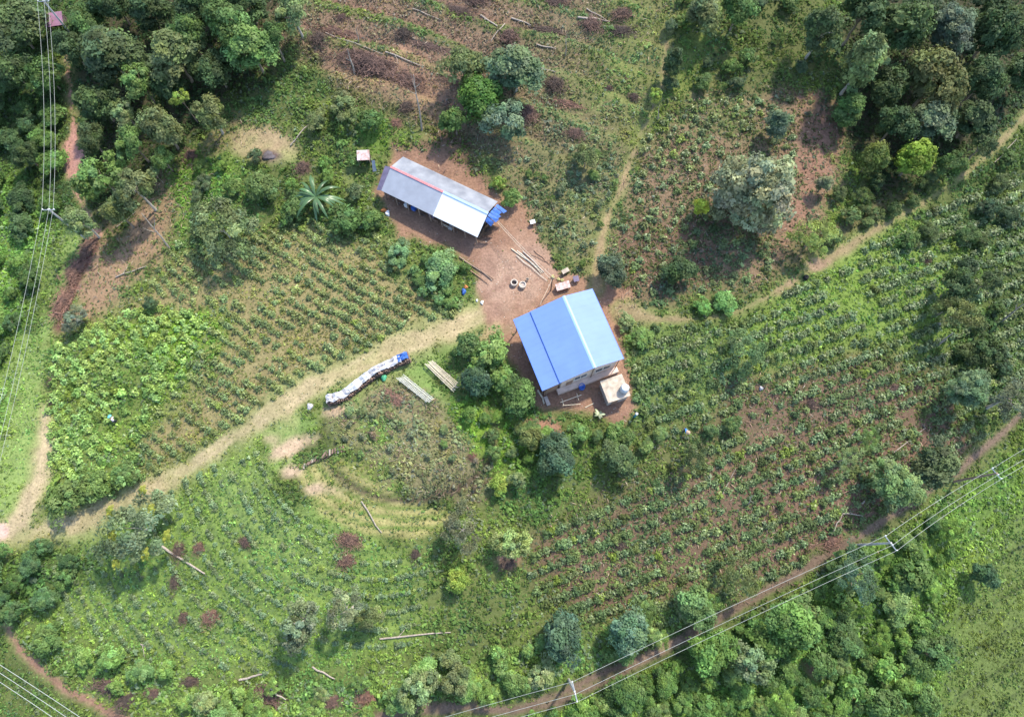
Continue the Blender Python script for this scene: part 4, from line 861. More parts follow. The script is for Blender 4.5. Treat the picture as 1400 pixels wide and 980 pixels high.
MB().tube((0, 0, -.2), (0, 0, 2.1), .17, .17, 12).build('pipe', 'teal', sp); MB().lathe([(0, 2.24), (.14, 2.22), (.19, 2.12), (.19, 2.0), (.172, 2.0)], n=14).build('cap', 'whiteplastic', sp)
# ------------------------------------------------------------------ the long shed house
lo_, LL, locl = frame(W(533.8, 226.8, 4.4), W(666.4, 291.8, 4.4), 'long_shed', 'long low farm building with a white and grey zinc roof and open front', 'building')
xf = (locl(515.5, 256.3, 2.7).x+locl(647, 323, 2.7).x)/2; xb = (locl(549.4, 213.5, 2.9).x+locl(687, 277, 2.9).x)/2
ysp = locl(606.6, 261.5, 4.4).y
print('long', LL, xf, xb, ysp)
sgn = 1 if xf > 0 else -1
A, B = -LL/2, LL/2      # A: right (south east) end, B: left end
e = .02*sgn
f1 = roof_sheet('roof', e, 4.4, xf, 2.7, ysp+.01, B, 'zinc', lo_, seams=9); f1['label'] = 'grey front roof sheets'
f2 = roof_sheet('roof', e, 4.43, xf*1.01, 2.72, A-.1, ysp+.03, 'zincnew', lo_, seams=10); f2['label'] = 'new white front roof sheets'
f3 = roof_sheet('roof', -e, 4.4, xb, 2.9, A, B, 'zincold', lo_, seams=19); f3['label'] = 'mottled old back roof sheets'
b = MB(); b.slab([(-.16, ysp, 4.40), (.16, ysp, 4.40), (.16, B+.02, 4.40), (-.16, B+.02, 4.40)], -.045); b.build('ridge_cap', 'redridge', f1)
b = MB(); b.slab([(-.18, A-.12, 4.44), (.18, A-.12, 4.44), (.18, ysp-.02, 4.44), (-.18, ysp-.02, 4.44)], -.03); b.build('ridge_cap', 'blueridge', f2)
b = MB(); b.slab([(xf, B+.04, 2.66), (e, B+.04, 4.36), (e, B+1.1, 3.9), (xf, B+.9, 2.2)], .05); g_ = b.build('gable_skirt', 'purple', lo_)
b = MB()
for k in range(7): 
    x0, x1 = xf*.75+(xb*.9-xf*.75)*k/7, xf*.75+(xb*.9-xf*.75)*(k+.86)/7; L = 1.5+.25*math.sin(k*2.3)
    zt = lambda x: 4.2-1.45*abs(x/(xf if x*xf > 0 else xb))
    if k > 1: b.slab([(x0, A-.16, zt(x0)), (x1, A-.16, zt(x1)), (x1, A-L, zt(x1)-.75), (x0, A-L+.2, zt(x0)-.85)], .03)
b.build('end_awning', 'tarpb', lo_)
b = MB(); x_b = xb*.8; b.box((x_b, 0, 1.3), (.12, LL-.6, 2.7)); b.box((0, B-.35, 1.3), (abs(xf-xb)*.72, .12, 2.6)); b.box((xf*-.05+xb*.35, A+.6, 1.3), (abs(xb)*.75, .12, 2.6)); b.build('wall', 'darkplank', lo_)
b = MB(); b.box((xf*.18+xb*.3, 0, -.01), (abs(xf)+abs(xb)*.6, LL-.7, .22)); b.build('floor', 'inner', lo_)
for k in range(9):
    y = A+.3+(LL-.6)*k/8; MB().box((xf*.93, y, 1.25), (.14, .14, 2.6)).build('post', 'post', lo_)
for k, (fr, ln, mm) in enumerate(((.52, 1.6, 'plank'), (.66, 1.8, 'bamboo'), (.40, 1.2, 'darkplank'))):
    y = B-(B-A)*fr; MB().box((xf*.90, y, .75), (.10, ln, .10)).box((xf*.90, y, .35), (.09, ln, .08)).build('rail', mm, lo_)
MB().box((xf*.86, B-(B-A)*.50, 1.0), (.08, .9, 2.0)).build('door', 'purple', lo_)
inv = Matrix.Translation(lo_.location) @ Matrix.Rotation(lo_.rotation_euler.z, 4, 'Z')
def inlong(x, y, z=0.12): return inv @ Vector((x, y, z))
for k, (fx, fy, sz, mm, lb) in enumerate(((.80, .22, (.6, .5, .6), 'whiteplastic', 'white plastic crate under the front eave at the left of the long shed'), (.78, .30, (.7, .6, .8), 'bluedrum', 'blue plastic crate under the front eave of the long shed'), (.82, .70, (.8, .6, .5), 'tarpw', 'pale covered crate under the front eave at the right of the long shed'))):
    o = tag(empty('crate', inlong(xf*fx, B-(B-A)*fy), lo_.rotation_euler.z), lb, 'crate')
    b = MB(); x, y, z = sz
    for s_ in (-1, 1): b.box((s_*(x/2-.02), 0, z/2), (.04, y, z)); b.box((0, s_*(y/2-.02), z/2), (x-.09, .04, z))
    b.box((0, 0, .03), (x-.1, y-.1, .05)); b.build('crate_body', mm, o); MB().box((0, 0, z+.03), (x+.05, y+.05, .05)).build('lid', mm, o)
# branches leaning at the right end
def brush(name, seed, n, rx, ry, h, th=(.03, .07), ln=(.5, 1.5), m='twig'):
    g = random.Random(seed); b = MB()
    for k in range(n):
        a = g.uniform(0, 6.28); r = min(1.5, abs(g.gauss(0, .52)))*(1+.28*math.sin(2*a+seed)+.2*math.sin(5*a+2*seed)); x, y = r*rx*math.cos(a), r*ry*math.sin(a); z = h*max(.04, 1-r*r)*g.uniform(.1, 1)+.04
        l = g.uniform(*ln); t = g.uniform(0, 6.28); e_ = g.uniform(-.45, .45); t0 = g.uniform(*th)
        d = Vector((math.cos(t)*math.cos(e_), math.sin(t)*math.cos(e_), math.sin(e_)))*l/2; c = Vector((x, y, z)); bend = Vector((g.uniform(-.15, .15), g.uniform(-.15, .15), g.uniform(0, .15)))*l
        b.path([c-d, c+bend, c+d], [t0, t0*.8, t0*.45], 4)
    return b.mesh(name, m)
BR = [brush('brush_pile', 20+k, 520, 1, 1, .5, (.010, .028), (.3, 1.0)) for k in range(3)]
BR2 = [brush('brush_pile', 30+k, 480, 1, 1, .5, (.010, .030), (.3, .95), 'twigred') for k in range(2)]
def pile(px, py, rx, ry, label, ang=0, hh=1.0, red=False, k=[0]):
    k[0] += 1; L = BR2 if red else BR; p = W(px, py); s = depth(p)/F
    o = tag(link('brush_pile', L[k[0] % len(L)], None, p), label, 'brush pile'); o.rotation_euler = (0, 0, math.radians(-ang)); o.scale = (rx*s, ry*s*1.08, max(.7, min(rx, ry)*s*.8)*hh); return o
BR, BRK = [brush('brush_pile', 77, 1700, 1, 1, .5, (.006, .013), (.15, .5))], BR
pile(505, 88, 56, 22, 'largest dark heap of dry brush on the slashed slope', 22, 1.1)
BR = BRK
pile(560, 110, 28, 13, 'brown brush heap joining the right end of the largest dark one', 25, 1, True)
pile(553, 47, 14, 12, 'dark brush heap just above the forked dead tree', 0)
pile(626, 16, 22, 10, 'long dark brush heap at the top below the fallen trunk', 15)
pile(652, 1, 20, 8, 'dark brush heap cut by the top edge near the middle', 0)
pile(697, 51, 14, 14, 'round dark brush heap above the feathery grey green tree', 0)
pile(758, 5, 20, 12, 'dark brush heap at the top right of the middle, left of the long pale log', 5)
pile(808, 34, 17, 13, 'dark brush heap just under the long pale log', 0)
pile(852, 19, 17, 11, 'brownish brush heap right of the long pale log', 0, 1, True)
pile(848, 43, 19, 10, 'twin dark brush heap below the brownish one at the top', 5)
pile(758, 116, 15, 14, 'dark brush heap on the slope right of the tree clump', 0)
pile(722, 157, 15, 18, 'dark brush heap touching the right side of the tree clump', 20)
pile(786, 182, 13, 9, 'small dark brush heap midway down the slope', 10)
pile(866, 133, 8, 7, 'tiny dark brush heap near the thin brown path', 0)
pile(832, 122, 8, 6, 'tiny reddish brush heap left of the one near the thin path', 0, 1, True)
pile(541, 170, 10, 8, 'small reddish brush heap left of the foot of the forked dead tree', 0, 1, True)
pile(557, 146, 12, 10, 'reddish brush heap behind the foot of the forked dead tree', 0, 1, True)
pile(436, 55, 14, 14, 'dark brush heap at the far left of the slashed slope', 40)
pile(468, 24, 9, 6, 'small dark brush heap at the upper left of the slashed slope', 0)
pile(415, 229, 13, 10, 'pile of brown cut sticks above the banana plant', 20, 1, True)
pile(124, 336, 21, 12, 'red brown brush at the upper end of the brush line beside the verge', -48, 1, True)
pile(106, 370, 25, 13, 'red brown brush in the middle of the brush line beside the verge', -58, 1, True)
pile(90, 412, 30, 14, 'red brown brush at the lower end of the brush line beside the verge', -62, 1, True)
pile(72, 523, 10, 6, 'small red brush heap by the lane verge, upper of two', 0, 1, True)
pile(74, 548, 8, 7, 'small red brush heap by the lane verge, lower of two', 0, 1, True)
pile(245, 751, 11, 12, 'red brown brush heap beside the snapped log in the bright meadow', 0, 1, True)
pile(273, 748, 9, 9, 'red brown brush heap right of the one beside the snapped log', 0, 1, True)
pile(240, 793, 9, 12, 'red brown brush heap below the snapped log in the meadow', 0, 1, True)
pile(336, 741, 9, 8, 'greyish brush heap alone in the upper part of the bright meadow', 0)
pile(252, 843, 9, 9, 'small dark red brush heap, left of the pair low in the meadow', 0, 1, True)
pile(290, 842, 14, 11, 'wide dark red brush heap, right of the pair low in the meadow', 0, 1, True)
pile(478, 737, 21, 11, 'long dark red brush heap below the striped crop patch', 20, 1, True)
pile(475, 765, 15, 10, 'dark red brush heap under the long one below the crop patch', 0, 1, True)
pile(568, 757, 8, 8, 'small dark red brush heap right of the two below the crop patch', 0, 1, True)
pile(152, 936, 26, 11, 'dark brush heap above the thin trail at lower left', -10)
pile(176, 956, 26, 13, 'pale brown brush heap under the dark one at lower left', -25, .8, True)
pile(212, 947, 14, 8, 'dark brush heap at the right end of the pale brown one at lower left', 0)
pile(262, 931, 14, 7, 'small dark brush heap in the hedge thicket at the bottom', -20)
pile(368, 948, 24, 16, 'big dark brush heap with a white branch at the bottom', 35)
pile(455, 958, 18, 9, 'dark brush heap at the bottom left of the pale green tree', -15)
pile(500, 950, 16, 12, 'reddish brush heap at the bottom, near the pale green tree', 0, 1, True)
pile(1136, 738, 17, 11, 'red brown brush heap above the dirt road at the right', -20, 1, True)
pile(1109, 551, 9, 9, 'dark purple brush heap in the middle of the tea slope', 0)
pile(1222, 532, 11, 9, 'dark brush heap among tea above the dark right flank', 0)
pile(1252, 527, 9, 9, 'small dark brush heap right of the other one above the dark flank', 0)
pile(847, 741, 9, 10, 'grey brush heap at the lower left of the tea slope', 0)
pile(694, 768, 12, 9, 'red brown brush heap at the left end of the tea rows', 0, .7, True)
pile(1266, 355, 8, 6, 'small reddish brush heap among the tea at right', 0, 1, True)
pile(1348, 280, 9, 7, 'purple dark brush heap near the right edge', 0)
pile(262, 212, 12, 9, 'small reddish brush heap on the brown strip under the wood', 0, 1, True)
pile(663, 314, 16, 10, 'pale dry branches stacked at the right end of the long shed', -35, 1.4, True)
pile(646, 625, 8, 5, 'small dry brush heap on the right side of the round dry field', 40, .8, True)
pile(540, 545, 20, 9, 'brown dry brush beside the left bamboo rack', 45, .7, True)
pile(462, 42, 40, 7, 'low line of cut brush at the upper left of the slashed slope', 18, .6, True)
pile(585, 62, 44, 7, 'low line of cut brush right of the round heap above the forked dead tree', 17, .6)
pile(620, 110, 34, 7, 'low line of cut brush left of the tree clump on the slashed slope', 20, .6, True)
pile(745, 40, 34, 6, 'low line of cut brush between the fallen logs at the top', 14, .6, True)
pile(770, 140, 32, 6, 'low line of cut brush right of the tree clump on the slope', 16, .6, True)
# ------------------------------------------------------------------ logs and dead trunks
def log(a, b, r, label, m='deadwood', z=.18, name='fallen_log', cat='log', br=0, seed=3):
    g = random.Random(seed+int(a[0])); P0, P1 = WV(*a, z), WV(*b, z); pts = []
    for k in range(5):
        t = k/4; p = P0.lerp(P1, t); q = Vector((p.x, p.y, float(hgt(p.x, p.y))+z))+Vector((g.uniform(-.12, .12), g.uniform(-.12, .12), 0))*(0 < k < 4); pts.append(q)
    o = MB().path(pts, [r, r*.95, r*.88, r*.75, r*.55], 7)
    for k in range(br):
        q = pts[1+k % 3]; d = (pts[-1]-pts[0]).normalized(); s = d.cross(Vector((0, 0, 1)))*g.choice((-1, 1)); o.path([q, q+d*.7+s*.6+Vector((0, 0, .15)), q+d*1.2+s*1.3], [r*.5, r*.35, r*.15], 5)
    return tag(o.build(name, m), label, cat)
log((657, 21), (680, 36), .16, 'pale fallen trunk on the slashed slope below the top edge', br=1)
log((699, 25), (726, 35), .15, 'short pale log right of the fallen trunk at the top')
log((790, 24), (834, 30), .18, 'long pale log lying along the top of the dark brush heaps', br=1)
log((802, 12), (829, 28), .10, 'thin grey log above the long pale one')
log((690, 33), (671, 57), .09, 'thin brown pole lying crosswise above the tree clump')
log((734, 61), (760, 67), .12, 'whitish curved log in the middle of the slashed slope')
log((527, 71), (575, 90), .11, 'thin pale log above the right end of the largest brush heap', br=1)
log((728, 91), (760, 99), .08, 'thin grey branch right of the feathery grey green tree', br=1)
log((564, 12), (603, 28), .08, 'thin pole lying at the top left of the long dark brush heap')
log((445, 45), (525, 75), .07, 'very long thin pole above the largest brush heap')
log((397, 199), (422, 171), .11, 'grey green pole lying right of the burnt circle')
log((158, 379), (200, 364), .10, 'long thin fallen branch in the dry field', br=1)
log((217, 743), (280, 784), .17, 'snapped brown log among the brush heaps in the meadow')
log((327, 929), (366, 920), .16, 'pinkish log at the bottom of the meadow')
log((366, 940), (391, 956), .12, 'white branch on the big dark brush heap at the bottom', z=1.0)
log((427, 911), (458, 928), .13, 'grey log at the lower right of the meadow')
log((519, 873), (616, 864), .12, 'very long pale trunk low on the slope with a side branch', br=1)
log((494, 685), (522, 728), .10, 'thin brown log across the striped crop patch')
log((192, 880), (204, 886), .10, 'short pale log in the lower meadow', br=1)
log((310, 970), (325, 963), .08, 'thin white stick at the bottom edge')
log((1137, 730), (1152, 702), .08, 'white bent branch above the dirt road at the right, lower arm', z=.5)
log((1152, 702), (1180, 705), .07, 'white bent branch above the dirt road at the right, upper arm', z=.5)
log((1178, 688), (1190, 681), .14, 'short white log beside the large light leaved tree')
log((1150, 610), (1180, 580), .08, 'thin grey fallen pole on the tea slope at right')
log((1220, 620), (1265, 585), .08, 'long grey fallen pole up from the large light leaved tree')
log((986, 680), (1006, 640), .05, 'thin stick lying down the tea slope')
log((1360, 222), (1390, 190), .07, 'pale stick beside the path near the right edge')
log((160, 310), (185, 290), .07, 'thin stick on the brown strip below the wood')
log((628, 351), (673, 383), .11, 'brown pole along the lower left edge of the yard', 'post')
log((633, 362), (668, 388), .09, 'second brown pole along the lower left edge of the yard, below the first', 'plank')
log((645, 362), (675, 382), .10, 'reddish pole along the lower left edge of the yard, nearest the yard', 'twigred')
def dead(a, top, H, r, label, forks=1, seed=1):
    g = random.Random(seed); P0 = WV(*a); P1 = WV(*top, H) if top else P0+Vector((0, 0, H)); P1 = Vector((P0.x*.6+P1.x*.4, P0.y*.6+P1.y*.4, P0.z+H))
    o = tag(empty('dead_tree', P0), label, 'dead tree'); d = P1-P0
    MB().path([(0, 0, -.1), d*.33+Vector((.08, .05, 0)), d*.66+Vector((-.06, .05, 0)), d], [r*1.2, r, r*.75, r*.35], 7).build('trunk', 'deadwood', o)
    for k in range(forks):
        t = g.uniform(.45, .8); a_ = g.uniform(0, 6.28); L = H*g.uniform(.2, .35); q = d*t
        MB().path([q, q+Vector((math.cos(a_)*L*.4, math.sin(a_)*L*.4, L*.5)), q+Vector((math.cos(a_)*L*.6, math.sin(a_)*L*.6, L))], [r*.5, r*.35, r*.15], 5).build('branch', 'deadwood', o)
    return o
dead((577, 178), (563, 62), 9, .13, 'tall forked dead tree standing above the long roof', 4, 2)
dead((485, 102), (473, 55), 4.5, .13, 'bare white stump pole standing in the largest brush heap', 1, 3)
dead((490, 58), (491, 34), 2.4, .08, 'thin white post standing above the largest brush heap', 0, 4)
dead((773, 78), (773, 30), 4.5, .06, 'thin dark dead stem standing on the slashed slope', 0, 5)
dead((899, 164), (897, 140), 3, .07, 'thin bare stem beside the top of the thin brown path', 0, 6)
dead((232, 340), (185, 265), 7, .13, 'bare leaning dead trunk standing on the brown strip', 2, 7)
dead((1282, 472), (1304, 446), 4, .14, 'bare pale trunk leaning out below the olive feathery tree', 0, 8)
dead((1368, 440), (1399, 402), 6, .14, 'pale bare trunk near the right edge above the hazy grey tree', 1, 9)
dead((1023, 690), (1020, 660), 3.5, .07, 'thin grey dead sapling in the lower tea rows', 3, 10)
# yard things
for (px, py, lb) in ((703, 388, 'left concrete well ring on the yard, darker inside'), (714.5, 391, 'right concrete well ring on the yard, paler inside')):
    o = tag(empty('well_ring', W(px, py)), lb, 'well ring')
    MB().lathe([(.36, 0), (.50, 0), (.52, .04), (.52, .56), (.50, .60), (.39, .60), (.37, .57), (.36, 0)], n=28).build('ring_wall', 'ring', o, smooth=False)
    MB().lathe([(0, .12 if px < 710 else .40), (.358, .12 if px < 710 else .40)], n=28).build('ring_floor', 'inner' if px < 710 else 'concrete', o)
o = tag(empty('bucket', W(721, 383)), 'small cream bucket beside the concrete well rings', 'bucket'); MB().lathe([(0, .02), (.16, 0), (.22, .36), (.235, .38), (.20, .37), (.15, .06), (0, .06)], n=16).build('bucket_body', 'cream', o); MB().path([(-.22, 0, .36), (-.12, .06, .5), (.12, .06, .5), (.22, 0, .36)], .015, 5).build('handle', 'steel', o)
for k, (a, b, r) in enumerate((((699, 340), (742, 373), .09), ((712, 346), (738, 370), .08), ((707, 343), (735, 366), .08), ((715, 344), (744, 372), .10), ((718, 352), (740, 374), .07), ((706, 349), (748, 384), .06))):
    log(a, b, r, ['longest pole of the pole stack at the right of the yard', 'pale pole in the middle of the pole stack at the right of the yard', 'grey pole on the left side of the pole stack at the right of the yard', 'thick pinkish pole on the right side of the pole stack of the yard', 'short thin pole at the lower end of the yard pole stack', 'thin pale pole reaching toward the blue roof from the pole stack'][k], ['bamboo', 'deadwood', 'greybamboo', 'concrete', 'bamboo', 'greybamboo'][k], .12+.05*(k % 3), 'pole', 'pole')
log((730, 342), (752, 362), .06, 'thin pole at the grassy edge right of the yard pole stack', 'plank', .1, 'pole', 'pole'); log((727, 348), (757, 361), .05, 'thinner pole crossing the one at the grassy edge of the yard', 'plank', .14, 'pole', 'pole')
def coop(px, py, sx, sy, h, rz, m1, m2, name, label, cat, tilt=.25):
    o = tag(empty(name, W(px, py), rz), label, cat); b = MB()
    for x in (-1, 1):
        for y in (-1, 1): MB().box((x*(sx/2-.1), y*(sy/2-.1), h/2-.05), (.08, .08, h+.1)).build('leg', 'post', o)
    b.box((0, sy/2-.16, h*.55), (sx-.3, .05, h*.7)); b.box((-sx/2+.16, 0, h*.55), (.05, sy-.36, h*.7)); b.box((sx/2-.16, 0, h*.55), (.05, sy-.36, h*.7)); b.build('wall', m2, o)
    t = tilt*sy; MB().slab([(-sx/2, -sy/2, h), (sx/2, -sy/2, h), (sx/2, sy/2, h+t), (-sx/2, sy/2, h+t)], .05).build('roof', m1, o); return o
coop(500, 222, 1.9, 1.5, 1.7, .05, 'rust', 'darkplank', 'outhouse', 'small outhouse with a rust streaked zinc roof left of the long shed', 'outhouse')
tag(MB().slab([W(508, 220, 1.3), W(512, 219, 1.4), W(515, 234, .1), W(510, 235, .1)], .04).build('zinc_panel', 'zinc'), 'pale zinc panel leaning on the small outhouse', 'panel')
coop(769, 394, 2.1, 1.0, .8, .30, 'rust', 'plank', 'chicken_coop', 'low coop with a rusty sloping roof behind the blue roofed house', 'coop')
coop(787, 384, .8, .8, .7, .25, 'purple', 'darkplank', 'hutch', 'small dark hutch at the grass edge right of the low coop', 'hutch')
coop(772.5, 373, 1.1, .6, .7, .55, 'cream', 'plank', 'nest_box', 'cream topped nest box above the low coop', 'box')
coop(728, 307, .75, .55, .8, .3, 'whiteplastic', 'plank', 'nest_box', 'white topped box on legs right of the long shed end', 'box')
coop(84, 40, 3.0, 2.3, 1.9, .18, 'maroon', 'darkplank', 'hut', 'small hut with a purple red roof in the upper left wood', 'hut')
for k, (px, py) in enumerate(((755.5, 379), (763.5, 382), (768.5, 383.5))):
    fronds('potted_plant', W(px, py), 8, .42, .07, M['banana'], ['yellowish potted plant nearest the yard poles', 'middle yellowish potted plant above the low coop', 'yellowish potted plant nearest the low coop'][k], 'plant', (.6, 1.1), .2, (.36, .34, .13), 'bark', 30+k)
pp = tag(empty('service_post', W(753, 397)), 'dark wooden post by the upper left corner of the low coop', 'post'); MB().tube((0, 0, -.2), (0, 0, 4.4), .09, .07, 8).build('pole', 'darkplank', pp); MB().box((0, 0, 4.2), (.7, .08, .08)).build('crossarm', 'darkplank', pp)
def wire(pts, r, m, label, name='overhead_wire', sag=.5, cat='wire', group=None):
    P = []
    for a, b in zip(pts[:-1], pts[1:]):
        a, b = Vector(a), Vector(b)
        for k in range(13):
            t = k/12; q = a.lerp(b, t); q.z -= sag*4*t*(1-t); P.append(q)
    return tag(MB().path(P, r, 5).build(name, m), label, cat, group)
top = Vector(W(753, 397))+Vector((0, 0, 4.25))
wire([WV(679, 303, 3.0), top+Vector((-.3, 0, 0))], .022, 'bamboo', 'left of two thin cables from the long shed to the wooden post', sag=.3)
wire([WV(681, 302, 3.0), top+Vector((.3, 0, 0))], .022, 'bamboo', 'right of two thin cables from the long shed to the wooden post', sag=.45)
wire([top, WV(738, 417, 4.3)], .02, 'bamboo', 'thin cable from the wooden post to the blue roof', sag=.1)
# cloths, sacks and bags
def lump(name, p, sx, sy, sz, m, label, cat, seed=1, parts=None):
    g = np.random.default_rng(seed); vs = []; fs = []; n, mm = 14, 7
    for i in range(mm+1):
        ph = math.pi/2*i/mm
        for k in range(n):
            t = 2*math.pi*k/n; rr = math.cos(ph)**.6*(1+.18*math.sin(3*t+seed)+.10*g.normal()); vs.append((sx*rr*math.cos(t), sy*rr*math.sin(t), sz*math.sin(ph)*(1+.12*g.normal())))
        if i: fs += [((i-1)*n+k, (i-1)*n+(k+1) % n, i*n+(k+1) % n, i*n+k) for k in range(n)]
    b = MB().add(vs, fs); return tag(b.build(name, m, None, p, smooth=True), label, cat)
lump('cloth_heap', W(634, 399), .32, .5, .5, 'tarpb', 'blue cloth heap on the grass left of the yard', 'cloth', 1)
lump('cloth_heap', W(637, 393), .28, .3, .45, 'orange', 'orange cloth heap touching the blue one left of the yard', 'cloth', 2)
lump('cloth_heap', W(525, 288), .45, .3, .4, 'orange', 'orange cloth heap at the left end of the long shed yard', 'cloth', 3)
lump('cloth_heap', W(530, 292), .32, .45, .35, 'whiteplastic', 'white cloth heap beside the orange one at the long shed', 'cloth', 4)
lump('plastic_bag', W(659, 414), .22, .3, .3, 'whiteplastic', 'white plastic bag on the grass at the left edge of the yard', 'bag', 5)
lump('plastic_bag', W(652, 411), .16, .2, .22, 'whiteplastic', 'small white bag left of the other one at the yard edge', 'bag', 6)
lump('sack', W(424, 556), .42, .5, .5, 'tarpw', 'pale sack on the grass left of the covered firewood stack', 'sack', 7)
lump('sack', W(1040, 531), .26, .30, .40, 'tarpw', 'small pale sack among the tea bushes right of the house', 'sack', 8)
lump('ash_heap', W(368, 213), 1.1, .8, .16, 'ash', 'grey ash heap in the middle of the bare burnt circle', 'ash heap', 9)
st = tag(empty('charred_stump', W(1101, 380)), 'round black charred stump at the path edge among the tea', 'stump'); MB().lathe([(.42, -.1), (.36, .12), (.33, .45), (.26, .52), (.14, .46), (0, .44)], n=14).build('stump_body', 'charred', st); [MB().path([(math.cos(a)*.25, math.sin(a)*.25, .12), (math.cos(a)*.62, math.sin(a)*.62, .0)], [.10, .04], 6).build('root', 'charred', st) for a in (.4, 2.2, 4.1)]
# ------------------------------------------------------------------ firewood stack under tarpaulins
line = [(449, 549), (466, 545), (480, 537), (496, 524), (512, 512), (530, 503), (546, 495), (560, 490)]
fw = tag(empty('firewood_stack', W(500, 522)), 'long curved stack of split firewood beside the grassy track', 'firewood'); g = random.Random(4); f0 = fw.location
bdy = {}; b = MB(); cen = [WV(*p) for p in line]; dens = []
for i in range(len(cen)-1):
    for k in range(4): dens.append(cen[i].lerp(cen[i+1], k/4))
dens.append(cen[-1]); NL = 0; HF = [1+.13*math.sin(i*.8)+.10*math.sin(i*1.9+1) for i in range(60)]
for i in range(len(dens)-1):
    a, c = dens[i], dens[i+1]; d = (c-a); d.z = 0; L = d.length; d.normalize(); s = Vector((-d.y, d.x, 0))
    for row in range(max(3, min(6, round(HF[i]*5)))):
        for q in range(max(2, int(L/.24))):
            p = a+d*(q*.24+.06+.1*(row % 2)); z = float(hgt(p.x, p.y))+.12+row*.22; o_ = s*g.uniform(-.12, .12)
            e0 = Vector((p.x, p.y, z))+o_-s*.68-f0; e1 = Vector((p.x, p.y, z))+o_+s*.6-f0; b.tube(e0, e1, g.uniform(.09, .12), None, 6)
sx_ = b.build('log', 'logend', fw); tag(sx_, kind='stuff')
def tarp(i0, i1, m, label, seed, ov=.02, side=(-.95, .75)):
    side = (-.50, .80)
    g = random.Random(seed); vs = []; fs = []; R_ = dens[i0:i1+1]; n = 8; top0 = 1.22
    for i, a in enumerate(R_):
        c = R_[min(i+1, len(R_)-1)]-R_[max(i-1, 0)]; c.z = 0; c.normalize(); s = Vector((-c.y, c.x, 0)); gz = float(hgt(a.x, a.y))
        top = top0*(.12+.88*max(.62, min(1.18, round(HF[i0+i]*5)/5)))+ov; wob = g.uniform(-.12, .16)
        for k in range(n+1):
            t = k/n; x = side[0]+(wob if k == 0 else 0)-(0)+(side[1]-side[0])*t; over = max(0, abs(x)-.62); zz_ = top-over*1.9+.20*g.random()+.08*math.sin(i*2.3+k*1.7)
            xx = math.copysign(min(abs(x), .66+.12*over/.3), x); vs.append(a+s*xx+Vector((0, 0, gz-a.z+zz_)))
        if i: fs += [((i-1)*(n+1)+k, i*(n+1)+k, i*(n+1)+k+1, (i-1)*(n+1)+k+1) for k in range(n)]
    o = MB().add(vs, fs).build('tarpaulin', m); so_ = o.modifiers.new('thickness', 'SOLIDIFY'); so_.thickness = .02; return tag(o, label, 'tarpaulin')
tarp(0, 8, 'tarpw', 'white tarpaulin over the lower left end of the firewood stack', 1, side=(-.72, .85))
tarp(8, 15, 'greyplastic', 'greyish tarpaulin over the middle of the firewood stack', 2, .05, (-.75, .9))
tarp(14, 22, 'tarpw', 'white tarpaulin over the right part of the firewood stack', 3, .02, (-.8, .9))
tarp(20, 25, 'tarpw', 'wrinkled white tarpaulin next to the blue one on the firewood stack', 4, .08, (-1.0, 1.0))
tarp(24, 28, 'tarpb', 'blue tarpaulin over the upper right end of the firewood stack', 5, .12, (-1.15, 1.0))
lump('green_bag', W(525, 517), .38, .5, .55, 'tarpg', 'green plastic bag leaning on the front of the firewood stack', 'bag', 12)
ws = tag(empty('log_row', W(442, 627)), 'short row of cut logs on the grass above the crop patch', 'log pile'); g = random.Random(9)
for k in range(15):
    t = k/14; p = WV(416+54*t, 637-23*t-4*math.sin(3*t), .12); d = Vector((g.uniform(-.25, .45), g.uniform(.5, .8), 0)); c = p-ws.location
    if k in (5, 6): continue
    MB().tube(c-d*.6, c+d*.6, g.uniform(.10, .15), None, 7).build('log', 'logend' if k % 3 else 'deadwood', ws)
for k in range(3): MB().path([WV(424+10*k, 634-3*k, .25)-ws.location, WV(440+10*k, 626-5*k, .3)-ws.location], [.06, .04], 5).build('branch', 'twig', ws)
# bamboo racks
def rack(c4, m, label, n, seed):
    P4 = [WV(*p, .75) for p in c4]; cc = sum(P4, Vector())/4; zg = float(hgt(cc.x, cc.y)); o = tag(empty('bamboo_rack', (cc.x, cc.y, zg)), label, 'rack'); L0 = o.location; g = random.Random(seed)
    for k in range(n):
        t = (k+.5)/n+g.uniform(-.03, .03); a = P4[0].lerp(P4[1], t); b_ = P4[3].lerp(P4[2], t); a = a+(a-b_)*g.uniform(-.02, .06); b_ = b_+(b_-a)*g.uniform(-.03, .05)
        MB().path([a-L0, (a+b_)/2-L0+Vector((0, 0, g.uniform(-.04, .05))), b_-L0], [.052, .048, .04], 6).build('pole', m, o)
    for t in (.08, .36, .64, .93):
        a = P4[0].lerp(P4[3], t)-Vector((0, 0, .11)); b_ = P4[1].lerp(P4[2], t)-Vector((0, 0, .11)); MB().path([a-L0, b_-L0], .05, 6).build('crossbar', m, o)
        for e_ in (a, b_):
            z0 = float(hgt(e_.x, e_.y)); MB().tube(Vector((e_.x, e_.y, z0-.1))-L0, e_-L0, .05, None, 6).build('leg', m, o)
rack(((582, 499), (592, 493), (628, 524), (619, 535)), 'bamboo', 'warm brown bamboo drying rack near the dark grey green tree', 8, 1)
rack(((543, 519), (554, 513), (593, 544), (584, 551)), 'greybamboo', 'greyish bamboo drying rack near the firewood stack', 7, 2)
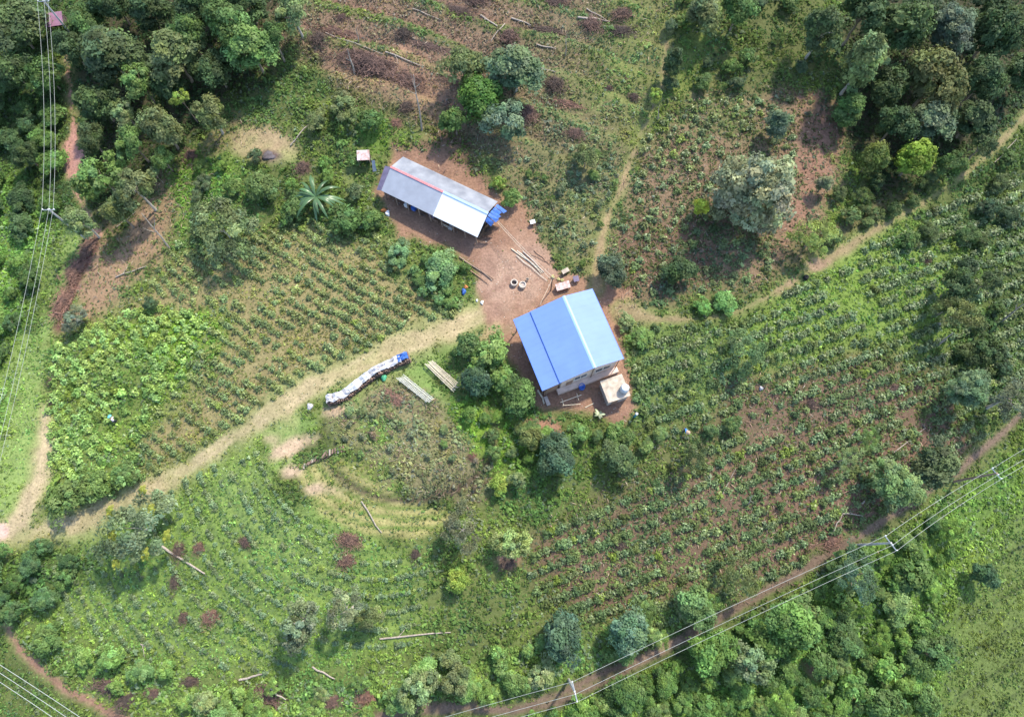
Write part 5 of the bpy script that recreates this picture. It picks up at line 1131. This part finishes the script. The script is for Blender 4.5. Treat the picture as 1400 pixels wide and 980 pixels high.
# ------------------------------------------------------------------ electricity poles and wires
def wpole(apx, h, armdir, label, name='wire_pole', foot=None, arm=2.3, m='polec'):
    t = WV(*apx, h); z = float(hgt(t.x, t.y)); 
    if foot: fp = WV(*foot); base = Vector(fp)
    else: base = Vector((t.x, t.y, z))
    o = tag(empty(name, base), label, 'electricity pole'); tp = t-base; ad = Vector((armdir[0], armdir[1], 0)).normalized()
    MB().path([(0, 0, -.3), tp*.5, tp+Vector((0, 0, .2))], [.19, .16, .12], 10).build('pole', m, o)
    ab = MB(); ab.path([tp-ad*arm/2, tp+ad*arm/2], .075, 4); am = ab.build('crossarm', 'steel', o)
    ends = []
    for s in (-.48, .12, .48):
        q = tp+ad*arm*s; MB().lathe([(.04, 0), (.07, .05), (.05, .09), (.08, .14), (.05, .18), (.07, .23), (0, .27)], (q.x, q.y, q.z+.06), 8).build('insulator', 'whiteplastic', am); ends.append(base+q+Vector((0, 0, .33)))
    return o, ends
d1 = W(788.5, 956, 9)-W(783, 933, 9)
_, e1 = wpole((785.6, 944.5), 9, d1, 'electricity pole with a steel crossarm beside the road at the bottom')
d2 = W(1223, 751, 9)-W(1212, 733, 9)
_, e2 = wpole((1217.5, 742), 9, d2, 'electricity pole with a steel crossarm beside the road at the right', arm=2.2)
_, e3 = wpole((1362, 647), 9, d2, 'dark wooden electricity pole with white insulators near the right edge', arm=1.7, m='post')
_, e0 = wpole((330, 1075), 9, d1, 'electricity pole beyond the bottom edge on the roadside line')
_, e4 = wpole((1520, 560), 9, d2, 'electricity pole beyond the right edge on the roadside line')
for k, nm in enumerate(('upper', 'middle', 'lower')):
    wire([e0[k], e1[k], e2[k], e3[k], e4[k]], .019, 'cable', nm+' of the three overhead wires along the dirt road', sag=.9)
dA = W(66, 3, 9)-W(52, 5, 9); dB = W(75, 285, 9)-W(57, 287, 9)
_, fa = wpole((60, 2), 9.5, dA, 'grey electricity pole beside the hut at the upper left', arm=1.7)
_, fb = wpole((67, 287), 9, dB, 'grey electricity pole at the bank on the left edge of the picture', arm=1.7)
_, fc = wpole((-62, 830), 9, dB, 'electricity pole beyond the left edge near the lane', arm=2.2)
_, fz = wpole((66, -180), 9, dA, 'electricity pole beyond the top edge at the left', arm=2.0)
for k, nm in enumerate(('left', 'middle', 'right')):
    wire([fz[k], fa[k], fb[k], fc[k]], .02, 'cable', nm+' of the three overhead wires down the left side', sag=1.0)
for k, (a, b_, nm) in enumerate((((-140, 822), (190, 1035), 'upper'), ((-140, 832), (170, 1035), 'middle'), ((-140, 844), (150, 1035), 'lower'))):
    wire([WV(*a, 9), WV(*b_, 9)], .032, 'cable', nm+' of the three overhead wires crossing the lower left corner', sag=.6)
# ------------------------------------------------------------------ people
def skin_obj(name, verts, edges, rad, m, parent, lvl=2):
    me = bpy.data.meshes.new(name); me.from_pydata(verts, edges, []); me.materials.append(M[m]); o = link(name, me, parent)
    sk = o.modifiers.new('skin', 'SKIN')
    for i, r in enumerate(rad): me.skin_vertices[0].data[i].radius = (r, r) if not isinstance(r, tuple) else r
    me.skin_vertices[0].data[0].use_root = True; sk.use_smooth_shade = True
    ss = o.modifiers.new('smooth', 'SUBSURF'); ss.levels = ss.render_levels = lvl; return o
def person(p, rz, shirt, hat, label):
    o = tag(empty('person', p, rz), label, 'person')
    # bent forward picking: pelvis, spine, neck, head, arms reaching down in front (local +y)
    J = dict(pel=(0, 0, .88), sp=(0, .14, 1.06), ch=(0, .34, 1.20), nk=(0, .50, 1.28), hd=(0, .58, 1.33), ht=(0, .68, 1.40),
             ls=(-.19, .40, 1.19), le=(-.24, .50, .93), lw=(-.16, .66, .76), rs=(.19, .40, 1.19), re=(.25, .52, .94), rw=(.15, .70, .78),
             lh=(-.10, 0, .84), lk=(-.12, .10, .48), la=(-.12, 0, .09), lt=(-.13, .15, .04), rh=(.10, 0, .84), rk=(.12, .14, .48), ra=(.12, .04, .09), rt=(.13, .19, .04),
             lp=(-.14, .72, .69), rp=(.13, .76, .71))
    E = [('pel', 'sp'), ('sp', 'ch'), ('ch', 'nk'), ('nk', 'hd'), ('hd', 'ht'), ('ch', 'ls'), ('ls', 'le'), ('le', 'lw'), ('lw', 'lp'), ('ch', 'rs'), ('rs', 're'), ('re', 'rw'), ('rw', 'rp'), ('pel', 'lh'), ('lh', 'lk'), ('lk', 'la'), ('la', 'lt'), ('pel', 'rh'), ('rh', 'rk'), ('rk', 'ra'), ('ra', 'rt')]
    Rd = dict(pel=.14, sp=.13, ch=.15, nk=.055, hd=.10, ht=.085, ls=.06, le=.045, lw=.03, rs=.06, re=.045, rw=.03, lh=.09, lk=.06, la=.04, lt=.035, rh=.09, rk=.06, ra=.04, rt=.035, lp=.035, rp=.035)
    for s, wz in (('l', -1), ('r', 1)):
        px_, py_, pz_ = J[s+'p']
        for q in range(5):
            nm = s+'f%d' % q; off = (q-2)*.018; J[nm] = (px_+off, py_+.02, pz_-.05+(.02 if q == 0 else 0)); J[nm+'t'] = (px_+off*1.2, py_+.03+.01*q, pz_-.09-(.0 if q in (0, 4) else .012)); Rd[nm] = .010; Rd[nm+'t'] = .008; E += [(s+'p', nm), (nm, nm+'t')]
    ks = list(J); ix_ = {k: i for i, k in enumerate(ks)}
    skin_obj('body', [J[k] for k in ks], [(ix_[a], ix_[c]) for a, c in E], [Rd[k] for k in ks], 'skin', o)
    S_ = ['pel', 'sp', 'ch', 'ls', 'rs', 'le', 're']; si = {k: i for i, k in enumerate(S_)}
    skin_obj('shirt', [J[k] for k in S_], [(si[a], si[c]) for a, c in (('pel', 'sp'), ('sp', 'ch'), ('ch', 'ls'), ('ch', 'rs'), ('ls', 'le'), ('rs', 're'))], [.165, .16, .18, .085, .085, .065, .065], shirt, o)
    T_ = ['pel', 'lh', 'lk', 'la', 'rh', 'rk', 'ra']; ti = {k: i for i, k in enumerate(T_)}
    skin_obj('trousers', [J[k] for k in T_], [(ti[a], ti[c]) for a, c in (('pel', 'lh'), ('lh', 'lk'), ('lk', 'la'), ('pel', 'rh'), ('rh', 'rk'), ('rk', 'ra'))], [.16, .11, .085, .065, .11, .085, .065], 'jeans', o)
    h = MB().lathe([(.30, 0), (.28, .02), (.13, .06), (.12, .13), (.07, .17), (0, .175)], n=18).build('hat', hat, o, (0, .66, 1.44), smooth=True); h.rotation_euler = (-.5, 0, 0)
    f = MB(); f.box((-.035, .745, 1.335), (.02, .015, .012)); f.box((.035, .745, 1.335), (.02, .015, .012)); f.build('eyes', 'hair', o)
    MB().lathe([(.105, -.09), (.115, -.02), (.10, .05), (0, .09)], (0, .60, 1.40), 14).build('hair', 'hair', o, smooth=True)
    return o
person(W(160, 577), math.radians(35), 'shirtw', 'hatc', 'person in a white top and cyan hat bending among the overgrown field plants')
person(W(935, 588), math.radians(200), 'shirtb', 'straw', 'person in a blue shirt and pale hat bending among tea right of the house')
